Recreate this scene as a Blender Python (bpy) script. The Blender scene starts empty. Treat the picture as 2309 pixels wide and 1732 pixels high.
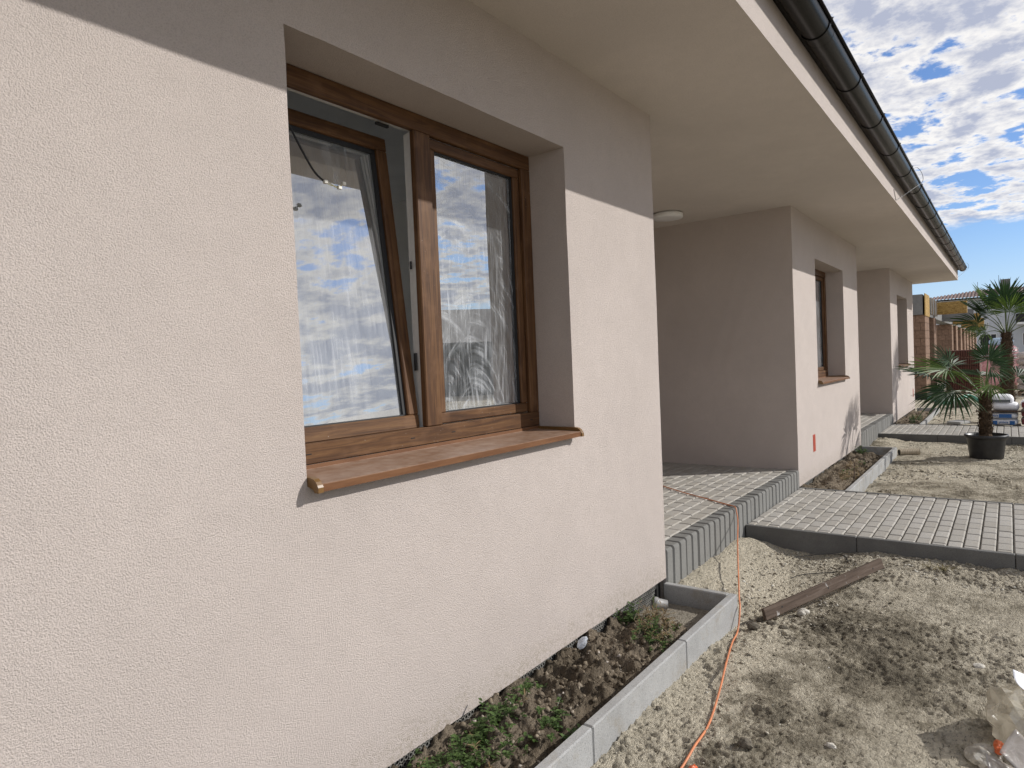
import bpy, bmesh, math, random
import numpy as np
from mathutils import Vector, Matrix, Euler

random.seed(7)
rng = np.random.default_rng(11)
scn = bpy.context.scene
COL = scn.collection
R = math.radians

# ------------------------------------------------------------------ camera
cam_d = bpy.data.cameras.new('camera')
cam = bpy.data.objects.new('camera', cam_d)
COL.objects.link(cam)
cam_d.sensor_width = 36.0
cam_d.lens = 1482.28 / 2309 * 36.0
cam_d.clip_start = 0.05
cam_d.clip_end = 2000
_F = Vector((0.79686, 0.60349, -0.02843))
_R = Vector((0.60224, -0.79720, -0.04219))
_U = Vector((0.04812, -0.01650, 0.99871))
M = Matrix(((_R.x, _U.x, -_F.x, 0.0), (_R.y, _U.y, -_F.y, -1.87), (_R.z, _U.z, -_F.z, 1.476), (0, 0, 0, 1)))
cam.matrix_world = M
scn.camera = cam

# ------------------------------------------------------------------ sky and sun
SUN = Vector((0.793, -1.0, 0.755)).normalized()
world = bpy.data.worlds.new('World')
scn.world = world
world.use_nodes = True
wn = world.node_tree.nodes
wl = world.node_tree.links
wn.clear()


def wnode(t, **kw):
    n = wn.new(t)
    for k, v in kw.items():
        setattr(n, k, v)
    return n


def wmath(op, a=None, b=None, c=None, clamp=False):
    n = wn.new('ShaderNodeMath')
    n.operation = op
    n.use_clamp = clamp
    for i, v in enumerate((a, b, c)):
        if v is None:
            continue
        if isinstance(v, (int, float)):
            n.inputs[i].default_value = v
        else:
            wl.new(v, n.inputs[i])
    return n.outputs[0]


sky = wnode('ShaderNodeTexSky', sky_type='NISHITA', sun_disc=False)
sky.sun_elevation = math.asin(SUN.z)
sky.sun_rotation = math.atan2(SUN.x, SUN.y)
sky.air_density = 1.0
sky.dust_density = 0.15
sky.ozone_density = 1.6
tc = wnode('ShaderNodeTexCoord')
sep = wnode('ShaderNodeSeparateXYZ')
wl.new(tc.outputs['Generated'], sep.inputs[0])
zc = wmath('ADD', wmath('MAXIMUM', sep.outputs[2], 0.0), 0.10)
px = wmath('DIVIDE', sep.outputs[0], zc)
py = wmath('DIVIDE', sep.outputs[1], zc)
comb = wnode('ShaderNodeCombineXYZ')
wl.new(px, comb.inputs[0])
wl.new(py, comb.inputs[1])
comb.inputs[2].default_value = 3.7


def wnoise(scale, detail, rough, dist=0.0, lac=2.0):
    n = wnode('ShaderNodeTexNoise')
    n.inputs['Scale'].default_value = scale
    n.inputs['Detail'].default_value = detail
    n.inputs['Roughness'].default_value = rough
    n.inputs['Distortion'].default_value = dist
    n.inputs['Lacunarity'].default_value = lac
    wl.new(comb.outputs[0], n.inputs['Vector'])
    return n.outputs['Fac']


n1 = wnoise(5.2, 9, 0.6, 0.1)
n2 = wnoise(1.1, 4, 0.5)
n3 = wnoise(12.0, 6, 0.6, 0.1)
# cloud cover: dense puffs, the layer ends towards the far horizon
d0 = wmath('ADD', wmath('MULTIPLY', n1, 1.0), wmath('MULTIPLY', wmath('SUBTRACT', n2, 0.5), 0.55))
d0 = wmath('ADD', d0, wmath('MULTIPLY', wmath('SUBTRACT', n3, 0.5), 0.30))
mr = wnode('ShaderNodeMapRange')
mr.interpolation_type = 'SMOOTHSTEP'
wl.new(d0, mr.inputs['Value'])
mr.inputs['From Min'].default_value = 0.37
mr.inputs['From Max'].default_value = 0.48
edge_pos = wmath('ADD', px, wmath('MULTIPLY', wmath('SUBTRACT', n1, 0.5), 0.7))
me = wnode('ShaderNodeMapRange')
me.interpolation_type = 'SMOOTHSTEP'
wl.new(edge_pos, me.inputs['Value'])
me.inputs['From Min'].default_value = 4.08
me.inputs['From Max'].default_value = 3.82
cover = wmath('MULTIPLY', mr.outputs[0], me.outputs[0])
cover = wmath('MULTIPLY', cover, 0.93)
ramp = wnode('ShaderNodeValToRGB')
ramp.color_ramp.elements[0].position = 0.36
ramp.color_ramp.elements[0].color = (10.2, 9.8, 9.3, 1)
ramp.color_ramp.elements[1].position = 0.575
ramp.color_ramp.elements[1].color = (4.6, 4.9, 6.0, 1)
e = ramp.color_ramp.elements.new(0.47)
e.color = (9.7, 9.4, 9.0, 1)
wl.new(wmath('ADD', wmath('MULTIPLY', n1, 0.75), wmath('MULTIPLY', n2, 0.25)), ramp.inputs[0])
mixc = wnode('ShaderNodeMix', data_type='RGBA')
wl.new(cover, mixc.inputs[0])
tint = wnode('ShaderNodeMix', data_type='RGBA', blend_type='MULTIPLY')
tint.inputs[0].default_value = 1.0
wl.new(sky.outputs[0], tint.inputs[6])
tint.inputs[7].default_value = (0.78, 0.93, 1.22, 1)
hz = wnode('ShaderNodeMapRange')
hz.interpolation_type = 'SMOOTHSTEP'
wl.new(sep.outputs[2], hz.inputs['Value'])
hz.inputs['From Min'].default_value = 0.16
hz.inputs['From Max'].default_value = -0.02
hz.inputs['To Max'].default_value = 0.75
hmix = wnode('ShaderNodeMix', data_type='RGBA')
wl.new(hz.outputs[0], hmix.inputs[0])
wl.new(tint.outputs[2], hmix.inputs[6])
hmix.inputs[7].default_value = (5.6, 6.9, 9.0, 1)
wl.new(hmix.outputs[2], mixc.inputs[6])
wl.new(ramp.outputs[0], mixc.inputs[7])
bg = wnode('ShaderNodeBackground')
bg.inputs['Strength'].default_value = 0.106
wl.new(mixc.outputs[2], bg.inputs[0])
wo = wnode('ShaderNodeOutputWorld')
wl.new(bg.outputs[0], wo.inputs[0])

sun_d = bpy.data.lights.new('sun', 'SUN')
sun_d.energy = 4.2
sun_d.angle = R(0.5)
sun_d.color = (1.0, 0.97, 0.93)
sun = bpy.data.objects.new('sun', sun_d)
COL.objects.link(sun)
sun.rotation_euler = (-SUN).to_track_quat('-Z', 'Y').to_euler()
sun.location = (20, -25, 20)

scn.view_settings.view_transform = 'Standard'
scn.view_settings.look = 'None'
scn.view_settings.exposure = 0.0
scn.view_settings.gamma = 1.0
scn.view_settings.use_curve_mapping = False
cy = scn.cycles
cy.max_bounces = 7
cy.diffuse_bounces = 4
cy.glossy_bounces = 3
cy.transmission_bounces = 4
cy.transparent_max_bounces = 8
cy.use_denoising = True
cy.caustics_reflective = False
cy.caustics_refractive = False


# ------------------------------------------------------------------ helpers
def tag(o, label=None, cat=None, group=None, kind=None):
    if label:
        o['label'] = label
    if cat:
        o['category'] = cat
    if group:
        o['group'] = group
    if kind:
        o['kind'] = kind
    return o


def empty(name, loc=(0, 0, 0), rz=0.0):
    o = bpy.data.objects.new(name, None)
    COL.objects.link(o)
    o.location = loc
    o.rotation_euler = (0, 0, rz)
    o.empty_display_size = 0.1
    return o


def link(name, me_, parent=None, loc=None, rot=None, scale=None):
    o = bpy.data.objects.new(name, me_)
    COL.objects.link(o)
    if parent is not None:
        o.parent = parent
    if loc is not None:
        o.location = loc
    if rot is not None:
        o.rotation_euler = rot
    if scale is not None:
        o.scale = scale
    return o


class MB:
    def __init__(self):
        self.v = []
        self.f = []
        self.m = []

    def quad(self, a, b, c, d, m=0):
        i = len(self.v)
        self.v += [tuple(a), tuple(b), tuple(c), tuple(d)]
        self.f.append((i, i + 1, i + 2, i + 3))
        self.m.append(m)

    def add(self, vs, fs, m=0):
        i = len(self.v)
        self.v += [tuple(p) for p in vs]
        for f in fs:
            self.f.append(tuple(i + k for k in f))
            self.m.append(m)

    def box(self, x0, x1, y0, y1, z0, z1, m=0):
        vs = [(x0, y0, z0), (x1, y0, z0), (x1, y1, z0), (x0, y1, z0), (x0, y0, z1), (x1, y0, z1), (x1, y1, z1), (x0, y1, z1)]
        self.add(vs, [(0, 3, 2, 1), (4, 5, 6, 7), (0, 1, 5, 4), (1, 2, 6, 5), (2, 3, 7, 6), (3, 0, 4, 7)], m)
        return self

    def bevbox(self, x0, x1, y0, y1, z0, z1, b=0.004, m=0):
        """box with all edges chamfered"""
        bm = bmesh.new()
        vs = [bm.verts.new(p) for p in [(x0, y0, z0), (x1, y0, z0), (x1, y1, z0), (x0, y1, z0), (x0, y0, z1), (x1, y0, z1), (x1, y1, z1), (x0, y1, z1)]]
        for f in [(0, 3, 2, 1), (4, 5, 6, 7), (0, 1, 5, 4), (1, 2, 6, 5), (2, 3, 7, 6), (3, 0, 4, 7)]:
            bm.faces.new([vs[k] for k in f])
        bmesh.ops.bevel(bm, geom=list(bm.edges), offset=b, segments=1, affect='EDGES')
        bm.verts.index_update()
        self.add([tuple(p.co) for p in bm.verts], [[p.index for p in f.verts] for f in bm.faces], m)
        bm.free()
        return self

    def tube(self, pts, r, n=8, m=0, caps=True):
        pts = [Vector(p) for p in pts]
        rs = r if isinstance(r, (list, tuple)) else [r] * len(pts)
        i0 = len(self.v)
        up = Vector((0, 0, 1))
        prev = None
        for k, p in enumerate(pts):
            t = (pts[min(k + 1, len(pts) - 1)] - pts[max(k - 1, 0)])
            if t.length < 1e-9:
                t = Vector((0, 0, 1))
            t.normalize()
            if prev is None:
                a = up if abs(t.z) < 0.9 else Vector((1, 0, 0))
                s = t.cross(a).normalized()
            else:
                s = (prev - t * prev.dot(t))
                if s.length < 1e-6:
                    s = t.cross(up)
                s.normalize()
            prev = s
            u = t.cross(s)
            for j in range(n):
                a = 2 * math.pi * j / n
                self.v.append(tuple(p + (s * math.cos(a) + u * math.sin(a)) * rs[k]))
        for k in range(len(pts) - 1):
            for j in range(n):
                a = i0 + k * n + j
                b = i0 + k * n + (j + 1) % n
                self.f.append((a, b, b + n, a + n))
                self.m.append(m)
        if caps:
            self.f.append(tuple(i0 + j for j in range(n))[::-1])
            self.m.append(m)
            self.f.append(tuple(i0 + (len(pts) - 1) * n + j for j in range(n)))
            self.m.append(m)
        return self

    def lathe(self, prof, n=24, c=(0, 0), m=0):
        i0 = len(self.v)
        for r, z in prof:
            for j in range(n):
                a = 2 * math.pi * j / n
                self.v.append((c[0] + r * math.cos(a), c[1] + r * math.sin(a), z))
        for k in range(len(prof) - 1):
            for j in range(n):
                a = i0 + k * n + j
                b = i0 + k * n + (j + 1) % n
                self.f.append((a, b, b + n, a + n))
                self.m.append(m)
        return self

    def mesh(self, name, mats, smooth=False):
        me_ = bpy.data.meshes.new(name)
        me_.from_pydata(self.v, [], self.f)
        mats = mats if isinstance(mats, (list, tuple)) else [mats]
        for k in mats:
            me_.materials.append(k)
        if len(mats) > 1:
            me_.polygons.foreach_set('material_index', self.m)
        if smooth:
            me_.polygons.foreach_set('use_smooth', [True] * len(me_.polygons))
        me_.update()
        return me_

    def build(self, name, mats, parent=None, smooth=False, loc=None, rot=None):
        return link(name, self.mesh(name, mats, smooth), parent, loc, rot)


def bezier_pts(pts, n=8):
    """Catmull-Rom through the points"""
    P = [Vector(p) for p in pts]
    P = [P[0] * 2 - P[1]] + P + [P[-1] * 2 - P[-2]]
    out = []
    for i in range(1, len(P) - 2):
        a, b, c, d = P[i - 1:i + 3]
        for k in range(n):
            t = k / n
            out.append(0.5 * ((2 * b) + (c - a) * t + (2 * a - 5 * b + 4 * c - d) * t * t + (3 * b - a - 3 * c + d) * t ** 3))
    out.append(P[-2])
    return out


# ------------------------------------------------------------------ material helpers
class NT:
    def __init__(self, name):
        self.mat = bpy.data.materials.new(name)
        self.mat.use_nodes = True
        self.t = self.mat.node_tree
        self.t.nodes.clear()
        self.out = self.t.nodes.new('ShaderNodeOutputMaterial')

    def n(self, typ, **kw):
        x = self.t.nodes.new(typ)
        for k, v in kw.items():
            setattr(x, k, v)
        return x

    def l(self, a, b):
        self.t.links.new(a, b)

    def coord(self, scale=(1, 1, 1), kind='Object', rot=(0, 0, 0)):
        c = self.n('ShaderNodeTexCoord')
        mp = self.n('ShaderNodeMapping')
        mp.inputs['Scale'].default_value = scale
        mp.inputs['Rotation'].default_value = rot
        self.l(c.outputs[kind], mp.inputs[0])
        return mp.outputs[0]

    def noise(self, vec, scale=5, detail=4, rough=0.5, dist=0.0):
        x = self.n('ShaderNodeTexNoise')
        x.inputs['Scale'].default_value = scale
        x.inputs['Detail'].default_value = detail
        x.inputs['Roughness'].default_value = rough
        x.inputs['Distortion'].default_value = dist
        self.l(vec, x.inputs['Vector'])
        return x.outputs['Fac']

    def voro(self, vec, scale=5, feature='F1', rnd=1.0):
        x = self.n('ShaderNodeTexVoronoi')
        x.feature = feature
        x.inputs['Scale'].default_value = scale
        x.inputs['Randomness'].default_value = rnd
        self.l(vec, x.inputs['Vector'])
        return x

    def ramp(self, fac, stops):
        x = self.n('ShaderNodeValToRGB')
        cr = x.color_ramp
        cr.elements[0].position = stops[0][0]
        cr.elements[0].color = (*stops[0][1], 1)
        cr.elements[1].position = stops[-1][0]
        cr.elements[1].color = (*stops[-1][1], 1)
        for p, c in stops[1:-1]:
            cr.elements.new(p).color = (*c, 1)
        self.l(fac, x.inputs[0])
        return x.outputs[0]

    def math(self, op, a, b=None, clamp=False):
        x = self.n('ShaderNodeMath', operation=op, use_clamp=clamp)
        for i, v in enumerate((a, b)):
            if v is None:
                continue
            if isinstance(v, (int, float)):
                x.inputs[i].default_value = v
            else:
                self.l(v, x.inputs[i])
        return x.outputs[0]

    def mix(self, fac, a, b, blend='MIX'):
        x = self.n('ShaderNodeMix', data_type='RGBA', blend_type=blend)
        for s, v in ((0, fac), (6, a), (7, b)):
            if isinstance(v, (int, float)):
                x.inputs[s].default_value = v
            elif isinstance(v, tuple):
                x.inputs[s].default_value = (*v, 1)
            else:
                self.l(v, x.inputs[s])
        return x.outputs[2]

    def maprange(self, v, a, b, c=0.0, d=1.0):
        x = self.n('ShaderNodeMapRange')
        x.interpolation_type = 'SMOOTHSTEP'
        self.l(v, x.inputs[0])
        for i, k in enumerate((a, b, c, d)):
            x.inputs[i + 1].default_value = k
        return x.outputs[0]

    def bump(self, h, dist=0.01, strength=1.0, normal=None):
        x = self.n('ShaderNodeBump')
        x.inputs['Distance'].default_value = dist
        x.inputs['Strength'].default_value = strength
        self.l(h, x.inputs['Height'])
        if normal is not None:
            self.l(normal, x.inputs['Normal'])
        return x.outputs[0]

    def bsdf(self, col, rough=0.7, metal=0.0, normal=None, spec=0.5, **kw):
        x = self.n('ShaderNodeBsdfPrincipled')
        for s, v in (('Base Color', col), ('Roughness', rough), ('Metallic', metal), ('Specular IOR Level', spec)):
            if isinstance(v, (int, float)):
                x.inputs[s].default_value = v
            elif isinstance(v, tuple):
                x.inputs[s].default_value = (*v, 1)
            else:
                self.l(v, x.inputs[s])
        if normal is not None:
            self.l(normal, x.inputs['Normal'])
        for k, v in kw.items():
            if isinstance(v, tuple):
                v = (*v, 1)
            x.inputs[k].default_value = v
        self.l(x.outputs[0], self.out.inputs[0])
        return x

    def rand(self):
        return self.n('ShaderNodeObjectInfo').outputs['Random']


def mat_plaster(name, col, grain=200, dist=0.0055, strength=0.9, splash=True):
    m = NT(name)
    v = m.coord(rot=(0.53, 0.71, 0.37))
    g1 = m.noise(v, grain, 3, 0.65, 0.2)
    big = m.noise(v, 1.1, 4, 0.62)
    mid = m.noise(v, 9, 3, 0.6)
    nb = m.bump(g1, dist, strength)
    nb = m.bump(mid, 0.004, 0.35, nb)
    c1 = m.mix(m.maprange(big, 0.3, 0.7), tuple(x * 0.94 for x in col), tuple(min(1, x * 1.04) for x in col))
    c2 = m.mix(m.maprange(mid, 0.35, 0.7, 0, 0.35), c1, tuple(x * 0.92 for x in col))
    c3 = m.mix(m.maprange(g1, 0.36, 0.56, 0.36, 0.0), c2, tuple(x * 0.60 for x in col))
    if splash:
        # dried mud splashed on the lowest hand's breadth of the wall
        sp = m.n('ShaderNodeSeparateXYZ')
        m.l(m.coord(), sp.inputs[0])
        spk = m.noise(v, 60, 3, 0.7)
        hgt = m.math('ADD', sp.outputs[2], m.math('MULTIPLY', m.math('SUBTRACT', mid, 0.5), 0.25))
        k = m.math('MULTIPLY', m.maprange(hgt, 0.20, 0.0), m.maprange(spk, 0.46, 0.60, 0.06, 0.5))
        c3 = m.mix(k, c3, (0.30, 0.255, 0.19))
    m.bsdf(c3, 0.92, normal=nb, spec=0.2)
    return m.mat


def mat_flat(name, col, rough=0.6, metal=0.0, var=0.12, scale=30, bump=0.0, spec=0.5, rnd=0.0, **kw):
    m = NT(name)
    v = m.coord()
    nz = m.noise(v, scale, 5, 0.6)
    c = m.mix(m.maprange(nz, 0.3, 0.7), tuple(x * (1 - var) for x in col), tuple(min(1, x * (1 + var)) for x in col))
    if rnd:
        c = m.mix(m.math('MULTIPLY', m.rand(), rnd), c, tuple(x * 0.4 for x in col))
    nb = m.bump(nz, bump, 0.6) if bump else None
    m.bsdf(c, rough, metal, nb, spec, **kw)
    return m.mat


def mat_wood_foil(name, axis):
    m = NT(name)
    sc = {'X': (2.2, 40, 40), 'Z': (40, 40, 2.2)}[axis]
    v = m.coord(sc)
    g = m.noise(v, 1.0, 5, 0.62, 1.4)
    fine = m.noise(m.coord(tuple(s * 5 for s in sc)), 1.0, 3, 0.6)
    blot = m.noise(m.coord(), 9, 3, 0.5)
    c = m.ramp(g, [(0.25, (0.044, 0.021, 0.011)), (0.45, (0.086, 0.041, 0.018)), (0.6, (0.135, 0.067, 0.028)), (0.8, (0.19, 0.105, 0.044))])
    c = m.mix(m.maprange(fine, 0.5, 0.75, 0, 0.5), c, (0.075, 0.028, 0.010))
    c = m.mix(m.maprange(blot, 0.5, 0.75, 0, 0.35), c, (0.21, 0.115, 0.062))
    spv = m.voro(m.coord(), 55, 'F1')
    dst = m.noise(m.coord(), 3.5, 3, 0.6)
    c = m.mix(m.math('MULTIPLY', m.maprange(spv.outputs['Distance'], 0.10, 0.04), m.maprange(dst, 0.5, 0.62, 0, 0.8)), c, (0.55, 0.50, 0.45))
    nb = m.bump(fine, 0.0006, 0.5)
    m.bsdf(c, 0.55, normal=nb, spec=0.25)
    return m.mat


def mat_concrete(name, col=(0.30, 0.30, 0.285), speck=True, rnd=0.35, grain=220, dirt=False):
    m = NT(name)
    v = m.coord(rot=(0.53, 0.71, 0.37))
    big = m.noise(v, 4, 5, 0.6)
    g = m.noise(v, grain, 2, 0.6)
    c = m.mix(m.maprange(big, 0.3, 0.7), tuple(x * 0.85 for x in col), tuple(x * 1.1 for x in col))
    if rnd:
        c = m.mix(m.math('MULTIPLY', m.rand(), rnd), c, (col[0] * 0.72, col[1] * 0.70, col[2] * 0.66))
    if speck:
        c = m.mix(m.maprange(g, 0.56, 0.68, 0, 0.75), c, tuple(x * 0.45 for x in col))
        c = m.mix(m.maprange(g, 0.42, 0.3, 0, 0.5), c, tuple(min(1, x * 1.5) for x in col))
    if dirt:
        dn = m.noise(v, 7, 5, 0.7)
        c = m.mix(m.maprange(dn, 0.50, 0.68, 0, 0.45), c, (0.24, 0.205, 0.15))
    nb = m.bump(g, 0.002, 0.5)
    m.bsdf(c, 0.9, normal=nb, spec=0.25)
    return m.mat


PL = mat_plaster('plaster_wall', (0.556, 0.4895, 0.4475), grain=225, dist=0.0055, strength=1.0)
PLS = mat_plaster('plaster_soffit', (0.63, 0.575, 0.522), grain=230, dist=0.002, strength=0.5, splash=False)
FOILX = mat_wood_foil('wood_foil_horizontal', 'X')
FOILZ = mat_wood_foil('wood_foil_vertical', 'Z')
WHITE = mat_flat('white_plastic', (0.72, 0.72, 0.70), 0.4, var=0.04)
GASKET = mat_flat('black_rubber', (0.012, 0.012, 0.013), 0.6, var=0.1)
BLACKP = mat_flat('black_plastic', (0.018, 0.018, 0.019), 0.42, var=0.35, scale=9, bump=0.001)
ROOM = mat_flat('room_plaster', (0.74, 0.74, 0.72), 0.9, var=0.06, scale=3)
PAVER = mat_concrete('paver_concrete', (0.41, 0.39, 0.355), rnd=0.7, dirt=True)
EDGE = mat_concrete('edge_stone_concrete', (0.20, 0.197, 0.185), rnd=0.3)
KERB = mat_concrete('kerb_concrete', (0.35, 0.35, 0.342), rnd=0.15, grain=190, dirt=True)
SAND = mat_flat('bedding_sand', (0.055, 0.052, 0.046), 0.95, var=0.3, scale=60, bump=0.003)


def mat_sill():
    m = NT('brown_sill_metal')
    v = m.coord((1.5, 12, 12))
    nz = m.noise(v, 4, 5, 0.6)
    dust = m.noise(m.coord(), 18, 6, 0.65)
    c = m.mix(m.maprange(nz, 0.3, 0.7), (0.125, 0.052, 0.020), (0.175, 0.080, 0.034))
    geo = m.n('ShaderNodeNewGeometry')
    sp = m.n('ShaderNodeSeparateXYZ')
    m.l(geo.outputs['True Normal'], sp.inputs[0])
    up = m.maprange(sp.outputs[2], 0.5, 0.9)
    c = m.mix(m.math('MULTIPLY', up, m.maprange(dust, 0.25, 0.75, 0.15, 0.6)), c, (0.40, 0.30, 0.235))
    m.bsdf(c, 0.45, 0.0, spec=0.35)
    return m.mat


SILL = mat_sill()
CAP = mat_flat('sill_cap_plastic', (0.16, 0.085, 0.026), 0.35, var=0.1)
GUT = mat_flat('gutter_metal', (0.008, 0.007, 0.0065), 0.27, 0.0, var=0.1, scale=3, spec=0.13)
STEEL = mat_flat('steel_wire', (0.10, 0.10, 0.10), 0.45, 0.6)


def mat_glass(name, arcs):
    m = NT(name)
    v = m.coord()
    lw = m.n('ShaderNodeFresnel')
    lw.inputs['IOR'].default_value = 1.9
    tr = m.n('ShaderNodeBsdfTransparent')
    tr.inputs[0].default_value = (0.80, 0.83, 0.82, 1)
    gl = m.n('ShaderNodeBsdfGlossy')
    gl.inputs['Color'].default_value = (0.93, 0.93, 0.92, 1)
    gl.inputs['Roughness'].default_value = 0.0
    mx = m.n('ShaderNodeMixShader')
    fac = m.math('ADD', m.math('MULTIPLY', lw.outputs[0], 1.3), 0.34, clamp=True)
    m.l(fac, mx.inputs[0])
    m.l(tr.outputs[0], mx.inputs[1])
    m.l(gl.outputs[0], mx.inputs[2])
    # dried cleaning smears: thin white film
    if arcs:
        # wiping strokes: streaks running round a few elbow points
        st = None
        sp = m.n('ShaderNodeSeparateXYZ')
        m.l(v, sp.inputs[0])
        for i, (cx, cz, ph) in enumerate(((2.52, 1.05, 0.45), (2.30, 1.22, 0.5), (2.72, 1.42, 0.52), (2.10, 1.75, 0.55))):
            dx = m.math('SUBTRACT', sp.outputs[0], cx)
            dz = m.math('MULTIPLY', m.math('SUBTRACT', sp.outputs[2], cz), 0.55)
            r = m.math('SQRT', m.math('ADD', m.math('MULTIPLY', dx, dx), m.math('MULTIPLY', dz, dz)))
            th = m.math('ARCTAN2', dz, dx)
            cb = m.n('ShaderNodeCombineXYZ')
            m.l(m.math('MULTIPLY', r, 46.0), cb.inputs[0])
            m.l(m.math('MULTIPLY', th, 1.1), cb.inputs[1])
            cb.inputs[2].default_value = i * 5.3
            k = m.maprange(m.noise(cb.outputs[0], 1.0, 4, 0.6, 0.3), 0.46, 0.74)
            off = m.n('ShaderNodeVectorMath', operation='ADD')
            m.l(v, off.inputs[0])
            off.inputs[1].default_value = (i * 3.1, 0, i * 1.7)
            k = m.math('MULTIPLY', k, m.maprange(m.noise(off.outputs[0], 3.2, 2, 0.5), ph - 0.05, ph + 0.1))
            st = k if st is None else m.math('MAXIMUM', st, k)
        fine = m.noise(m.coord((140, 1, 7), rot=(0, 0.2, 0)), 1.0, 3, 0.6)
    else:
        mp = m.coord((17, 1, 2.2), rot=(0, -0.16, 0))
        st = m.noise(mp, 1.0, 6, 0.62, 0.8)
        fine = m.noise(m.coord((120, 1, 4), rot=(0, -0.06, 0)), 1.0, 3, 0.6)
    blot = m.noise(v, 1.9, 3, 0.55)
    s1 = st if arcs else m.maprange(st, 0.34, 0.82)
    s2 = m.maprange(fine, 0.40, 0.85)
    mask = m.math('MULTIPLY', m.maprange(blot, 0.15 if arcs else 0.32, 0.4 if arcs else 0.62), m.math('ADD', m.math('MULTIPLY', s1, 0.45), m.math('MULTIPLY', s2, 0.35)))
    mask = m.math('ADD', m.math('MULTIPLY', mask, 0.62 if not arcs else 0.85), 0.07 if not arcs else 0.04, clamp=True)
    df = m.n('ShaderNodeBsdfDiffuse')
    df.inputs[0].default_value = (0.72, 0.75, 0.78, 1)
    mx2 = m.n('ShaderNodeMixShader')
    m.l(mask, mx2.inputs[0])
    m.l(mx.outputs[0], mx2.inputs[1])
    m.l(df.outputs[0], mx2.inputs[2])
    m.l(mx2.outputs[0], m.out.inputs[0])
    return m.mat


GLASS_A = mat_glass('smeared_glass_vertical', False)
GLASS_B = mat_glass('smeared_glass_swirled', True)


# value noise for terrain
def vnoise(x, y, seed=0):
    xi = np.floor(x).astype(np.int64)
    yi = np.floor(y).astype(np.int64)
    xf = x - xi
    yf = y - yi

    def h(a, b):
        n = (a * 374761393 + b * 668265263 + seed * 1274126177) & 0xFFFFFFFF
        n = ((n ^ (n >> 13)) * 1274126177) & 0xFFFFFFFF
        return ((n ^ (n >> 16)) & 0xFFFF) / 65535.0
    u = xf * xf * (3 - 2 * xf)
    w = yf * yf * (3 - 2 * yf)
    return (h(xi, yi) * (1 - u) + h(xi + 1, yi) * u) * (1 - w) + (h(xi, yi + 1) * (1 - u) + h(xi + 1, yi + 1) * u) * w - 0.5


def fbm(x, y, sc, oct_=4, gain=0.5, seed=0):
    t = 0
    a = 1.0
    for k in range(oct_):
        t = t + a * vnoise(x * sc + 17.3 * k, y * sc - 9.1 * k, seed + k)
        sc *= 2.03
        a *= gain
    return t


def sstep(a, b, x):
    t = np.clip((x - a) / (b - a), 0, 1)
    return t * t * (3 - 2 * t)


def ground_h(x, y, fine=True):
    x = np.asarray(x, float)
    y = np.asarray(y, float)
    z = -0.165 + 0 * x
    z = z + 0.035 * sstep(1.5, -1.0, x) * 0
    # slope of sand heaped against the porch edge stones
    z = z + 0.085 * np.exp(-((y + 0.02) / 0.24) ** 2) * sstep(4.05, 4.4, x) * sstep(5.9, 5.6, x)
    # hollow dug out between planter corner and path
    z = z - 0.085 * np.exp(-(((x - 4.75) / 0.55) ** 2 + ((y + 0.62) / 0.26) ** 2))
    z = z + 0.045 * np.exp(-(((x - 5.15) / 0.5) ** 2 + ((y + 1.25) / 0.45) ** 2))
    # ramp up to path kerb
    z = z + 0.068 * sstep(5.2, 5.7, x) * sstep(6.5, 6.2, x) * sstep(-0.5, -1.0, y)
    # slightly lower along first planter kerb at its far end
    z = z - 0.04 * np.exp(-((y + 0.5) / 0.12) ** 2) * sstep(2.8, 4.1, x) * sstep(4.5, 4.2, x)
    # heap along second planter end / path two
    z = z + 0.06 * np.exp(-((y + 0.1) / 0.3) ** 2) * sstep(11.5, 12.0, x) * sstep(13.3, 12.9, x)
    z = z + 0.04 * sstep(12.2, 13.0, x) * sstep(13.4, 13.1, x)
    z = z + 0.05 * sstep(14.8, 15.4, x)
    z = z + 0.035 * fbm(x, y, 1.1, 3, 0.5, 3)
    if fine:
        near = sstep(24, 10, np.hypot(x, y + 1.87))
        z = z + 0.024 * fbm(x, y, 4.7, 3, 0.55, 8)
        rough = sstep(-0.12, 0.2, fbm(x, y, 1.2, 3, 0.6, 91))
        rid = np.abs(fbm(x * 0.8, y, 12.0, 3, 0.6, 21))
        z = z + near * (0.011 * (0.25 - rid) * (0.4 + rough) + (0.006 + 0.009 * rough) * fbm(x * 1.3, y, 40.0, 3, 0.75, 31))
        clod = fbm(x, y, 30.0, 2, 0.6, 44)
        z = z + near * 0.006 * rough * sstep(0.2, 0.34, clod)
        crack = np.abs(fbm(x, y, 3.1, 2, 0.6, 57))
        z = z - near * 0.016 * sstep(0.012, 0.002, crack) * sstep(-0.1, 0.15, fbm(x, y, 0.9, 2, 0.5, 61))
    return z


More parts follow.
